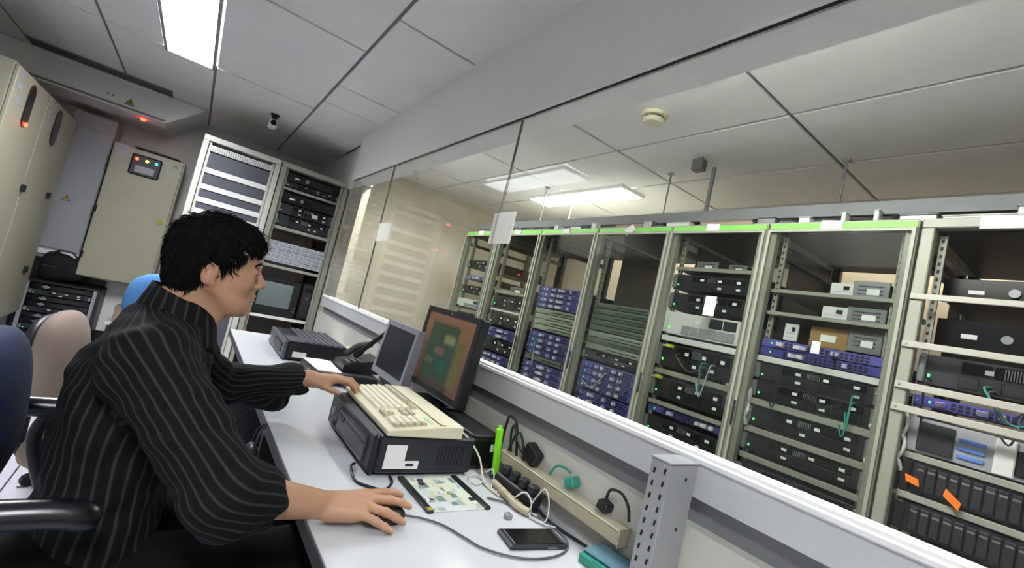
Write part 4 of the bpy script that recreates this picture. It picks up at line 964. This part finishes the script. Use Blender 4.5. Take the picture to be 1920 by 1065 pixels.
# slotted steel post
t = thing('slotted_post', 'grey slotted steel post standing on the desk against the partition', 'post', (.85, .536, DZ))
MB().chbox(0, .0985, 0, .046, 0, .292, .002).build('column', M_greypost if 'M_greypost' in globals() else mat('grey_post_paint', '9a9c9c', .45, noise=.06, nscale=30), t)
sl = MB().box(-.0008, .0005, -.0022, .0022, -.0055, .0055).mesh('slot', M_port)
for k in range(11):
    for y in (.010, .034): inst('slot', sl, t, (0, y, .02 + k * .0255 - (.006 if y > .02 else 0)), (math.radians(10), 0, 0))
for z in (.262, .16, .06): MB().cyl((.062, -.001, z), (.062, .001, z), .004, n=10).build('bolt_hole', M_port, t)
MB().chbox(-.002, .1, -.002, .048, .292, .296, .001).build('cap', M_cabg, t)
t = thing('teal_box', 'teal and blue plastic box beside the slotted post', 'box', (.905, .665, DZ), math.radians(8))
MB().chbox(-.045, .035, -.05, .06, 0, .022, .004).build('base', M_teal, t); MB().chbox(-.036, .036, -.046, .057, .022, .032, .004).build('lid', M_teald, t); MB().box(-.047, -.044, -.01, .02, .012, .024).build('clasp', M_teal, t)
cable('dangling_cable', [(.30, 1.86, .70), (.27, 1.855, .66), (.265, 1.85, .60), (.27, 1.845, .56)], .003, M_black, 'thin black cord hanging from the desk edge beyond the man', 8)
# ------------------------------------------------------------------ the seated man: implicit surfaces meshed with surface nets
V3 = lambda *a: np.array(a, float)
class Sdf:
    """list of primitives blended in order; each: (fn, centre, bounding radius, k, op)"""
    def __init__(s): s.p = []
    def cone(s, a, b, ra, rb, k=.02, op='+', sq=None):
        a, b = np.array(a, float), np.array(b, float); ba = b - a; L2 = max(ba @ ba, 1e-9)
        def fn(P):
            t = np.clip(((P - a) @ ba) / L2, 0, 1); return np.linalg.norm(P - a - t[:, None] * ba, axis=1) - (ra + (rb - ra) * t)
        s.p.append((fn, (a + b) / 2, math.sqrt(L2) / 2 + max(ra, rb), k, op)); return s
    def ell(s, c, r, R=None, k=.02, op='+'):
        c = np.array(c, float); r = np.array(r, float); R = np.eye(3) if R is None else np.array(R, float)   # rows of R = local axes
        def fn(P):
            q = (P - c) @ R.T; k0 = np.linalg.norm(q / r, axis=1); k1 = np.linalg.norm(q / (r * r), axis=1)
            return k0 * (k0 - 1) / np.maximum(k1, 1e-6)
        s.p.append((fn, c, r.max(), k, op)); return s
    def __call__(s, P, cc=None, cr=0):
        d = np.full(len(P), 9.0)
        for fn, c, br, k, op in s.p:
            if cc is not None and np.linalg.norm(cc - c) > cr + br + k + .03: continue
            e = fn(P)
            if op == '+': h = np.clip(.5 + .5 * (d - e) / k, 0, 1); d = d * (1 - h) + e * h - k * h * (1 - h)
            else: h = np.clip(.5 - .5 * (d + e) / k, 0, 1); d = d * (1 - h) - e * h + k * h * (1 - h)
        return d
def nets(f, lo, hi, h, post=None):
    lo = np.array(lo, float); B = 12
    n = (np.ceil((np.array(hi) - lo) / h / B).astype(int)) * B + 1
    D = np.full(n, 1.0, np.float32)
    g = [lo[i] + h * np.arange(n[i]) for i in range(3)]
    rad = B * h * .87
    for i in range(0, n[0] - 1, B):
        for j in range(0, n[1] - 1, B):
            for k in range(0, n[2] - 1, B):
                c = lo + h * (np.array([i, j, k]) + B / 2)
                dc = f(c[None], c, rad)[0]
                sl = (slice(i, i + B + 1), slice(j, j + B + 1), slice(k, k + B + 1))
                if abs(dc) > rad * 1.5 + .03: D[sl] = np.sign(dc); continue
                P = np.stack(np.meshgrid(g[0][sl[0]], g[1][sl[1]], g[2][sl[2]], indexing='ij'), -1).reshape(-1, 3)
                D[sl] = f(P, c, rad).reshape(B + 1, B + 1, B + 1)
    s = D < 0
    cnt = sum(s[a:n[0] - 1 + a, b:n[1] - 1 + b, c:n[2] - 1 + c].astype(np.int8) for a in (0, 1) for b in (0, 1) for c in (0, 1))
    act = (cnt > 0) & (cnt < 8); idx = np.argwhere(act); vid = np.full(act.shape, -1, int); vid[act] = np.arange(len(idx))
    acc = np.zeros((len(idx), 3)); w = np.zeros(len(idx))
    cor = [(a, b, c) for a in (0, 1) for b in (0, 1) for c in (0, 1)]
    val = {c: D[idx[:, 0] + c[0], idx[:, 1] + c[1], idx[:, 2] + c[2]] for c in cor}
    for a in cor:
        for ax in range(3):
            if a[ax]: continue
            b = list(a); b[ax] = 1; b = tuple(b); va, vb = val[a].astype(float), val[b].astype(float); m = (va < 0) != (vb < 0)
            t = np.where(m, va / np.where(m, va - vb, 1), 0)
            p = np.array(a, float)[None] + t[:, None] * (np.array(b) - np.array(a))[None]
            acc[m] += p[m]; w[m] += 1
    V = lo + h * (idx + acc / w[:, None])
    F = []
    for ax in range(3):
        o = [q for q in range(3) if q != ax]
        s0 = [slice(None)] * 3; s1 = [slice(None)] * 3; s0[ax] = slice(0, n[ax] - 1); s1[ax] = slice(1, n[ax])
        e = np.argwhere(s[tuple(s0)] != s[tuple(s1)]); e = e[(e[:, o[0]] > 0) & (e[:, o[1]] > 0) & (e[:, o[0]] < n[o[0]] - 1) & (e[:, o[1]] < n[o[1]] - 1)]
        q = []
        for (da, db) in ((-1, -1), (0, -1), (0, 0), (-1, 0)):
            c = e.copy(); c[:, o[0]] += da; c[:, o[1]] += db; q.append(vid[c[:, 0], c[:, 1], c[:, 2]])
        q = np.stack(q, 1); ins = s[e[:, 0], e[:, 1], e[:, 2]]
        flip = ins if ax != 1 else ~ins
        q[~flip] = q[~flip][:, ::-1]
        F.append(q)
    F = np.concatenate(F); F = F[(F >= 0).all(1)]
    return V, F
def meshobj(name, parts, mats, parent=None, attrs=None):
    off = 0; Vs = []; Fs = []
    for V, F in parts: Vs.append(V); Fs.append(F + off); off += len(V)
    V = np.concatenate(Vs); F = np.concatenate(Fs)
    me = bpy.data.meshes.new(name); me.from_pydata(V.tolist(), [], F.tolist()); me.materials.append(mats)
    me.polygons.foreach_set('use_smooth', [True] * len(me.polygons))
    o = bpy.data.objects.new(name, me); COL.objects.link(o)
    if parent is not None: o.parent = parent
    for k, (kind, arr) in (attrs or {}).items():
        if kind == 'color': a = me.color_attributes.new(k, 'FLOAT_COLOR', 'POINT'); a.data.foreach_set('color', np.asarray(arr, np.float32).ravel())
        else: a = me.attributes.new(k, 'FLOAT', 'POINT'); a.data.foreach_set('value', np.asarray(arr, np.float32))
    return o

# joints (world coordinates)
YAWH = math.radians(3); PT = math.radians(4)
hf = V3(math.cos(YAWH) * math.cos(PT), math.sin(YAWH) * math.cos(PT), math.sin(PT)); hl = V3(-math.sin(YAWH), math.cos(YAWH), 0); hu = np.cross(hf, hl)
HO = V3(.047, 1.272, 1.190)
HR = np.array([hf, hl, hu])
HS = .95
def hp(f, l, u): return HO + HS * (hf * f + hl * l + hu * u)
NB = V3(.004, 1.268, 1.058)                    # base of the neck
SR, SL = V3(-.015, 1.095, .995), V3(-.015, 1.43, .995)
ER, WR = V3(.140, .875, .848), V3(.337, .965, .776)
EL, WL = V3(.165, 1.61, .845), V3(.402, 1.585, .893)
PEL = V3(-.03, 1.27, .57)
HRj, HLj = V3(-.05, 1.18, .535), V3(-.05, 1.36, .535)
KR, KL = V3(.36, 1.14, .56), V3(.36, 1.42, .56)
AR, AL = V3(.42, 1.13, .09), V3(.42, 1.43, .09)

def head_sdf():
    S = Sdf(); E = lambda c, r, k=.02, op='+', R=HR: S.ell(hp(*c), np.array(r) * HS, R, k, op)
    Cn = lambda a, b, ra, rb, k=.015, op='+': S.cone(hp(*a), hp(*b), ra * HS, rb * HS, k, op)
    E((-.002, 0, .046), (.086, .071, .078), .02)
    E((.042, 0, .028), (.050, .060, .070), .03)
    E((.044, 0, -.035), (.048, .056, .060), .03)
    E((.052, 0, -.074), (.040, .044, .030), .025)
    E((.080, 0, -.090), (.017, .020, .015), .018)            # chin
    for s_ in (-1, 1):
        Cn((.004, s_ * .058, -.035), (.055, s_ * .036, -.082), .014, .014, .02)      # jaw line
        E((.062, s_ * .040, -.018), (.026, .020, .024), .02)    # cheek bone
    Cn((.091, -.028, .030), (.091, .028, .030), .010, .010, .014)               # brow
    for s_ in (-1, 1): E((.104, s_ * .031, .010), (.014, .017, .010), .012, '-')
    for s_ in (-1, 1): E((.081, s_ * .032, .009), (.015, .017, .012), .006)
    for s_ in (-1, 1): Cn((.092, s_ * .018, .013), (.089, s_ * .044, .012), .0035, .003, .004)     # upper lid
    Cn((.094, 0, .020), (.110, 0, -.016), .008, .0105, .012)                     # nose
    E((.113, 0, -.021), (.011, .011, .009), .006)
    for s_ in (-1, 1): E((.103, s_ * .0125, -.025), (.010, .007, .007), .006)
    Cn((.094, 0, -.034), (.093, 0, -.048), .010, .008, .012)
    Cn((.0935, -.017, -.0515), (.0935, .017, -.0515), .0055, .0055, .006)
    E((.1005, 0, -.0515), (.006, .014, .0045), .005)
    E((.098, 0, -.0615), (.0065, .016, .0055), .005)
    E((.104, 0, -.0567), (.008, .021, .0012), .002, '-')                          # mouth line
    E((.090, 0, -.0735), (.006, .016, .004), .008, '-')
    ex = math.radians(14); re = np.array([hf * math.cos(ex) - hl * 0 + hu * -math.sin(ex) * 0 - hu * math.sin(ex), hl, hf * math.sin(ex) + hu * math.cos(ex)])
    for s_ in (-1, 1):
        E((-.008, s_ * .073, -.004), (.016, .007, .027), .006, '+', re)
        E((-.009, s_ * .079, .002), (.010, .007, .017), .004, '-', re)
        E((-.003, s_ * .073, -.009), (.005, .005, .007), .004)
        E((-.001, s_ * .071, -.025), (.008, .006, .008), .006)
    S.cone(hp(-.022, 0, -.02), NB + V3(-.010, 0, -.01), .048, .052, .03)
    S.cone(hp(.02, 0, -.06), NB + V3(.03, 0, -.02), .036, .045, .03)
    return S
def hand(S, W, d, side, n, thumb, curl, spread=.1, sc=1.0):
    """W wrist, d direction, side = towards the thumb, n = back of the hand"""
    d, n = np.array(d, float), np.array(n, float); d /= np.linalg.norm(d); side = np.array(side, float); side -= d * (side @ d); side /= np.linalg.norm(side); n = np.cross(d, side); n = n if n[2] > 0 else -n
    L = lambda a, b, c: W + sc * (d * a + side * b + n * c)
    kn = [(.086, .028, .010), (.090, .008, .013), (.084, -.012, .010), (.074, -.030, .004)]
    ln = [(.043, .026, .021), (.047, .030, .022), (.043, .028, .021), (.034, .021, .018)]
    for (a, b, c), r in zip(kn, (.0125, .0125, .012, .011)): S.cone(L(.005, b * .55, 0), L(a, b, c), .0165 * sc, r * sc, .012)
    S.cone(L(.02, .012, -.006), L(.06, .024, -.006), .018 * sc, .014 * sc, .015)
    S.cone(L(.02, -.015, -.006), L(.06, -.022, -.005), .017 * sc, .013 * sc, .015)
    tips = []
    for f_, ((a, b, c), l3) in enumerate(zip(kn, ln)):
        p = L(a, b, c); ang = 0; az = spread * (1.2 - f_) * .5
        for q in range(3):
            ang += curl[f_][q]
            v = (d * math.cos(az) + side * math.sin(az)) * math.cos(ang) - n * math.sin(ang)
            p2 = p + v * l3[q] * sc; r0 = [.0110, .0098, .0087][q] * (.88 if f_ == 3 else 1) * sc; r1 = [.0098, .0087, .0074][q] * (.88 if f_ == 3 else 1) * sc
            S.cone(p, p2, r0, r1, .003 if q == 0 else .002); S.ell(p, [r0 * 1.10] * 3, k=.003) if q else None
            p = p2
        tips.append((p, v, n))
    pts = [L(*q) for q in thumb]
    for q, (r0, r1) in enumerate(((.016, .0125), (.0115, .0105), (.0105, .0085))): S.cone(pts[q], pts[q + 1], r0 * sc, r1 * sc, .008 if q == 0 else .003)
    return tips
def limbs_sdf(grow=0):
    S = Sdf()
    S.cone(ER, WR, .041, .027, .02)
    S.cone(EL, WL, .042, .028, .02)
    S.cone(SR, ER, .042, .040, .03); S.cone(SL, EL, .042, .040, .03)
    # trunk and legs (under the clothes)
    S.cone(NB - V3(.01, 0, .09), PEL, .085, .09, .05); S.cone(SR, SL, .045, .045, .05)
    S.cone(HRj, KR, .075, .055, .04); S.cone(HLj, KL, .075, .055, .04); S.cone(KR, AR, .052, .038, .02); S.cone(KL, AL, .052, .038, .02)
    S.cone(AR, AR + V3(.14, -.01, -.045), .035, .03, .02); S.cone(AL, AL + V3(.14, .01, -.045), .035, .03, .02)
    S.cone(NB - V3(.02, 0, .05), NB + V3(-.005, 0, .03), .06, .055, .03)
    return S
body = limbs_sdf()
# right hand on the mouse, left hand on the keyboard
tipsR = hand(body, WR, V3(.96, -.17, -.02), V3(.1, 1, .20), (0, 0, 1), [(.018, .020, -.006), (.046, .044, -.010), (.074, .052, -.016), (.098, .048, -.020)],
             [(-.02, .16, .20), (.0, .20, .22), (.16, .16, .10), (.20, .10, .06)], .38, 1.0)
tipsL = hand(body, WL, V3(.99, -.10, .04), V3(-.05, -1, .02), (0, 0, 1), [(.018, .020, -.006), (.044, .042, -.014), (.070, .050, -.022), (.092, .048, -.030)],
             [(.12, .55, .5), (.10, .55, .5), (.12, .55, .5), (.16, .5, .45)], .2, .95)
bp = nets(body, (-.26, .80, -.02), (.62, 1.72, 1.12), .0045)
hs = head_sdf()
hd = nets(hs, HO - V3(.17, .16, .22), HO + V3(.19, .19, .17), .0026)
def skin_cols(parts):
    out = []
    for V, F in parts:
        c = np.tile(np.array(lin('b58b6e')), (len(V), 1)); loc = (V - HO) @ HR.T / HS
        lip = np.exp(-(((loc[:, 0] - .100) / .009) ** 2 + (loc[:, 1] / .017) ** 2 + ((loc[:, 2] + .0565) / .0085) ** 2))
        ear = np.exp(-(((loc[:, 0] + .008) / .02) ** 2 + ((np.abs(loc[:, 1]) - .078) / .012) ** 2 + (loc[:, 2] / .03) ** 2)) * .35
        ch = np.exp(-(((loc[:, 0] - .07) / .03) ** 2 + ((np.abs(loc[:, 1]) - .045) / .025) ** 2 + ((loc[:, 2] + .02) / .03) ** 2)) * .25
        for wgt, col in ((lip * .8, '8e4f47'), (ear, 'b0705c'), (ch, 'b67a62')): c = c * (1 - wgt[:, None]) + np.array(lin(col)) * wgt[:, None]
        for tp, v, n in tipsR + tipsL:
            nail = np.exp(-(np.linalg.norm(V - (tp + n * .0068 - v * .001), axis=1) / .0055) ** 4); c = c * (1 - .6 * nail[:, None]) + np.array(lin('d8b09c')) * .6 * nail[:, None]
            kn_ = np.exp(-(np.linalg.norm(V - (tp - v * .020 + n * .007), axis=1) / .006) ** 2) * .3; c = c * (1 - kn_[:, None]) + np.array(lin('a06a52')) * kn_[:, None]
        out.append(c)
    return np.concatenate(out)
M_skin = mat('skin', rough=.48, attr=True, bump=.12, bscale=500); 
_b = M_skin.node_tree.nodes['Principled BSDF']; _b.inputs['Subsurface Weight'].default_value = .12; _b.inputs['Subsurface Radius'].default_value = (.012, .005, .003); _b.inputs['Subsurface Scale'].default_value = .5
man = meshobj('person', [bp, hd], M_skin, None, {'Col': ('color', skin_cols([bp, hd]))})
tag(man, 'seated person in a dark striped shirt using mouse and keyboard', 'person')
# eyes and brows
for s_ in (-1, 1):
    e_ = hp(.0805, s_ * .032, .0085)
    me = MB().sphere(e_, .0122, 16, 10).build('eye', mat('eye_white', 'd8d0c8', .2), man)
    MB().sphere(e_ + hf * .0088 - hu * .0015, (.0045, .0045, .0045), 12, 8).build('iris', M_blackg, me)
    MB().tube([hp(.0915, s_ * .0195, .0065), hp(.0958, s_ * .027, .0065), hp(.0958, s_ * .036, .006), hp(.0905, s_ * .0455, .0045)], .0013, 6, 4).build('eyelash_line', M_blackg, me)
    MB().tube([hp(.0995, s_ * .012, .030), hp(.100, s_ * .026, .034), hp(.093, s_ * .042, .032), hp(.084, s_ * .050, .027)], [.0022] * 3 + [.0034] * 10 + [.0022] * 6, 8).build('eyebrow', mat('hair_black', '0b0a0a', .8, spec=.15), man)
# hair
def hair_fn(P, cc=None, cr=0):
    L = (P - HO) @ HR.T / HS; f_, l_, u_ = L[:, 0], L[:, 1], L[:, 2]
    def el(c, r):
        q = L - np.array(c); r = np.array(r); k0 = np.linalg.norm(q / r, axis=1); k1 = np.linalg.norm(q / (r * r), axis=1); return k0 * (k0 - 1) / np.maximum(k1, 1e-6)
    def smin(a, b, k): h = np.clip(.5 + .5 * (b - a) / k, 0, 1); return b * (1 - h) + a * h - k * h * (1 - h)
    d = smin(el((-.001, 0, .056), (.096, .082, .085)), el((-.040, 0, -.004), (.056, .066, .076)), .03)
    d = smin(d, el((.056, 0, .078), (.044, .063, .042)), .02)
    # face opening with a ragged fringe
    fr = .058 + .010 * np.sin(l_ * 190 + 1) * .6 + .007 * np.sin(l_ * 410)
    face = np.maximum(u_ - fr, .050 - f_)                       # negative inside the face opening
    side = np.maximum(np.maximum(u_ - .032 - .25 * (f_ - .02), .024 - f_ - .1 * (u_ - .02)), -1)
    side = np.maximum(u_ - (.036 + .5 * np.maximum(f_ - .03, 0)), (.030 + .006 * np.sin(u_ * 300)) - f_)
    d = np.maximum(d, -face); d = np.maximum(d, -side)
    burn = np.maximum(np.maximum(-.034 - u_ , -1), -1)
    low = np.maximum(-.020 - u_ + np.where(f_ < -.030, -.034, 0), -1)   # trimmed lower edge, longer at the nape
    d = np.maximum(d, (-.012 + np.clip((f_ + .005) * -1.4, -.008, .05)) * -1 * 0 + (-(u_ + np.clip(.014 - f_ * .9, .012, .078))))
    ear = np.sqrt((f_ + .008) ** 2 + ((u_ + .002) * .85) ** 2) - .0215
    ear = np.where((np.abs(l_) > .055), ear, .1)
    d = np.maximum(d, -ear)
    d = np.where((f_ > .010) & (u_ < .010 - (f_ - .010) * .2), np.maximum(d, .003), d)
    d += .0012 * np.sin(l_ * 330 + f_ * 150 + 3 * np.sin(u_ * 40)) + .0010 * np.sin(f_ * 300 + l_ * 120 + 2 * np.sin(u_ * 55))
    return d * HS
hv = nets(hair_fn, HO - V3(.17, .16, .10), HO + V3(.18, .18, .19), .003)
M_hair = MATS['hair_black']
hair = meshobj('hair', [hv], M_hair, man)
rh = np.random.RandomState(2); tb = MB()
sel = rh.choice(len(hv[0]), 4200, replace=False); HV = hv[0][sel]; eps = .002
G = np.stack([hair_fn(HV + eps * np.eye(3)[i]) - hair_fn(HV - eps * np.eye(3)[i]) for i in range(3)], 1); G /= np.linalg.norm(G, axis=1)[:, None]
crown = hp(-.055, -.01, .125)
fl_ = HV - crown; fl_ -= hu * .03; fl_ += rh.normal(size=fl_.shape) * .022; fl_ -= G * np.sum(fl_ * G, 1)[:, None]; fl_ /= np.maximum(np.linalg.norm(fl_, axis=1), 1e-6)[:, None]
loc_ = (HV - HO) @ HR.T / HS
outw = np.sum(G * (HV - hp(0, 0, .03)), 1) > 0
for k in range(len(HV)):
    if not outw[k] or loc_[k, 2] < -.05: continue
    ln = rh.uniform(.014, .028); p0 = HV[k] - G[k] * .002; p1 = HV[k] + fl_[k] * ln * .5 + G[k] * .002; p2 = HV[k] + fl_[k] * ln + G[k] * rh.uniform(-.003, .002)
    r_ = rh.uniform(.0009, .0015); tb.tube([p0, p1, p2], [r_, r_, r_ * .9, r_ * .6, r_ * .2], 4, 2)
for k in range(110):         # fringe tips over the forehead
    l_ = rh.uniform(-.060, .060); p0 = hp(.092 - 8 * l_ * l_, l_, .074 + rh.uniform(-.008, .01)); p2 = hp(.099 - 9 * l_ * l_ + rh.uniform(-.003, .003), l_ + rh.uniform(-.010, .010), .046 + rh.uniform(-.008, .014))
    tb.tube([p0, (p0 + p2) / 2 + hf * .005, p2], [.0021, .002, .0018, .0013, .0003], 4, 2)
for k in range(110):         # sideburn and temple tips
    s_ = -1 if k % 3 else 1; f_ = rh.uniform(.012, .062); p0 = hp(f_ - .005, s_ * .066, .050); p2 = hp(f_ + .003, s_ * .0665, .034 - (.058 - f_) * 1.1 + rh.uniform(-.008, .006))
    tb.tube([p0, (p0 + p2) / 2 + hl * s_ * .002, p2], [.0020, .0019, .0017, .0012, .0003], 4, 2)
tag(tb.build('hair_tufts', M_hair, hair), kind='stuff')

# shirt
def folds(P):
    x, y, z = P.T
    return .0035 * np.sin(38 * z + 26 * x + 3 * np.sin(14 * y)) + .0025 * np.sin(61 * x - 44 * z + 35 * y) + .0015 * np.sin(120 * z + 50 * y)
CR = WR + (ER - WR) * .76; CL = WL + (EL - WL) * .16
shirt = Sdf()
shirt.ell((-.015, 1.265, .92), (.112, .172, .155), k=.05)
shirt.cone((-.030, 1.27, .89), (-.035, 1.27, .60), .112, .108, .06); shirt.cone((-.028, 1.20, .86), (-.03, 1.19, .60), .092, .095, .05); shirt.cone((-.028, 1.345, .86), (-.03, 1.355, .60), .092, .095, .05)
shirt.cone(SR + V3(.0, .03, .0), SL - V3(0, .03, 0), .064, .064, .05)
shirt.cone(NB - V3(.0, 0, .04), NB - V3(.0, 0, .015), .075, .064, .05)
shirt.cone(NB + V3(-.012, -.03, -.035), SR + V3(0, .01, .012), .058, .058, .05); shirt.cone(NB + V3(-.012, .03, -.035), SL + V3(0, -.01, .012), .058, .058, .05)
shirt.cone(SR, ER, .066, .062, .04); shirt.cone(SL, EL, .066, .062, .04)
shirt.cone(ER, CR, .066, .058, .02); shirt.cone(EL, CL, .062, .048, .02)
shirt.ell(ER + V3(.02, .01, -.035), (.055, .04, .045), k=.03)
shirt.ell(EL + V3(.14, 0, -.035), (.06, .035, .035), k=.03)
dR = (WR - ER) / np.linalg.norm(WR - ER); dL = (WL - EL) / np.linalg.norm(WL - EL)
shirt.cone(CR + dR * .035, CR + dR * .15, .047, .05, .004, '-'); shirt.cone(CL + dL * .035, CL + dL * .15, .037, .042, .004, '-')
shirt.cone(NB + V3(.0, 0, -.005), NB + V3(.02, 0, .12), .050, .075, .01, '-')
def shirt_fn(P, cc=None, cr=0): return shirt(P, cc, cr) + folds(P)
sv, sf = nets(shirt_fn, (-.26, .76, .50), (.46, 1.74, 1.16), .0055)
def seg_coord(V, a, b, ref):
    a, b = np.array(a), np.array(b); ax = (b - a) / np.linalg.norm(b - a); t = np.clip((V - a) @ ax / np.linalg.norm(b - a), 0, 1)
    dist = np.linalg.norm(V - a - (t * np.linalg.norm(b - a))[:, None] * ax, axis=1)
    e1 = np.array(ref) - ax * (np.array(ref) @ ax); e1 /= np.linalg.norm(e1); e2 = np.cross(ax, e1); q = V - a
    return dist, np.arctan2(q @ e2, q @ e1)
cand = []
for a, b, ref, R_, rr in (((-.055, 1.265, 1.06), (-.065, 1.27, .60), (1, 0, 0), .155, .135), (SR, ER, (1, 1, .3), .085, .068), (ER, CR, (.1, 1, 0), .08, .060), (SL, EL, (1, -1, .3), .085, .068), (EL, CL, (.1, -1, 0), .08, .055)):
    di, th = seg_coord(sv, a, b, ref); cand.append((di - rr, th * R_))
w_ = np.argmin(np.stack([c[0] for c in cand]), 0); st = np.stack([c[1] for c in cand])[w_, np.arange(len(sv))]
for (A_, E_, W_, sel) in ((SR, ER, WR, (1, 2)), (SL, EL, WL, (3, 4))):
    nn = np.cross(E_ - A_, W_ - E_); nn /= np.linalg.norm(nn); u1 = (E_ - A_) / np.linalg.norm(E_ - A_); u2_ = (W_ - E_) / np.linalg.norm(W_ - E_)
    tb_ = (u1 + u2_) / np.linalg.norm(u1 + u2_); q_ = sv - E_; s1 = np.clip((q_ @ tb_) / .14 + .5, 0, 1); s1 = (s1 * s1 * (3 - 2 * s1))[:, None]
    axs = u1 * (1 - s1) + u2_ * s1; axs /= np.linalg.norm(axs, axis=1)[:, None]
    q_ = q_ - u1 * np.minimum(q_ @ u1, 0)[:, None] * (1 - s1) - u2_ * np.maximum(q_ @ u2_, 0)[:, None] * s1
    ang = np.arctan2(np.sum(q_ * np.cross(axs, nn), 1), q_ @ nn); m_ = (w_ == sel[0]) | (w_ == sel[1]); st[m_] = (.08 * ang)[m_]
st = st + .003 * np.sin(sv[:, 2] * 30 + sv[:, 0] * 24)
M_shirt = mat('striped_cotton', '1b1c1e', .85)
nt = M_shirt.node_tree; b_ = nt.nodes['Principled BSDF']; at = nt.nodes.new('ShaderNodeAttribute'); at.attribute_name = 'stripe'
m1 = nt.nodes.new('ShaderNodeMath'); m1.operation = 'MULTIPLY'; m1.inputs[1].default_value = 1 / .0215
m2 = nt.nodes.new('ShaderNodeMath'); m2.operation = 'FRACT'
rp = nt.nodes.new('ShaderNodeValToRGB'); els = rp.color_ramp.elements
els[0].position = 0; els[0].color = lin('0b0c0d'); els[1].position = 1; els[1].color = lin('0b0c0d')
for p_, c_ in ((.44, '0c0d0e'), (.54, '2a2c2f'), (.66, '343532'), (.76, '0d0e0f')):
    q = els.new(p_); q.color = lin(c_)
nt.links.new(at.outputs['Fac'], m1.inputs[0]); nt.links.new(m1.outputs[0], m2.inputs[0]); nt.links.new(m2.outputs[0], rp.inputs[0]); nt.links.new(rp.outputs[0], b_.inputs['Base Color'])
b_.inputs['Specular IOR Level'].default_value = .2
so = meshobj('shirt', [(sv, sf)], M_shirt, man, {'stripe': ('float', st)})
plabel(so, 'dark shirt with thin grey stripes')
# collar
cv = []; nC = 40; hgt = 5
for j in range(hgt + 1):
    for i in range(nC):
        a = 2 * math.pi * i / nC; v = j / hgt; gap = math.cos(a)
        lift = (.072 + .024 * max(-gap, 0)) * v - (.045 * max(gap, 0) ** 2)
        r_ = .067 + .016 * (1 - v) + (.018 * (1 - v) if gap > .7 else 0)
        cv.append(V3(NB[0] - .004 + v * .016 + r_ * math.cos(a), NB[1] + r_ * .98 * math.sin(a), NB[2] - .012 + lift))
cb = MB().add(cv, [(j * nC + i, j * nC + (i + 1) % nC, (j + 1) * nC + (i + 1) % nC, (j + 1) * nC + i) for j in range(hgt) for i in range(nC)], True)
co = cb.build('collar', M_shirt, so); sd = co.modifiers.new('thick', 'SOLIDIFY'); sd.thickness = .004; sd.offset = 0
ca = co.data.attributes.new('stripe', 'FLOAT', 'POINT'); ca.data.foreach_set('value', [math.atan2(p[1] - NB[1], p[0] - NB[0]) * .07 for p in cv])
# trousers and shoes
tr_ = Sdf(); tr_.cone((-.07, 1.19, .56), (-.07, 1.35, .56), .115, .115, .05)
tr_.cone(HRj, KR, .095, .072, .04); tr_.cone(HLj, KL, .095, .072, .04); tr_.cone(KR, AR + V3(0, 0, .03), .070, .056, .03); tr_.cone(KL, AL + V3(0, 0, .03), .070, .056, .03)
def tr_fn(P, cc=None, cr=0): return tr_(P, cc, cr) + .003 * np.sin(50 * P[:, 0] + 30 * P[:, 2]) * np.sin(40 * P[:, 1])
meshobj('trousers', [nets(tr_fn, (-.24, .96, .03), (.54, 1.58, .72), .009)], mat('trouser_black', '070708', .9, spec=.2), man)
for s_, A in ((-1, AR), (1, AL)):
    sh = Sdf(); sh.cone(A + V3(-.03, 0, -.04), A + V3(.17, s_ * .012, -.053), .047, .036, .02); sh.cone(A, A + V3(-.01, 0, -.04), .045, .045, .03)
    V, F = nets(lambda P, cc=None, cr=0: np.maximum(sh(P, cc, cr), .004 - P[:, 2]), A - V3(.1, .08, .10), A + V3(.24, .08, .07), .008)
    meshobj('shoe', [(V, F)], M_black, man)
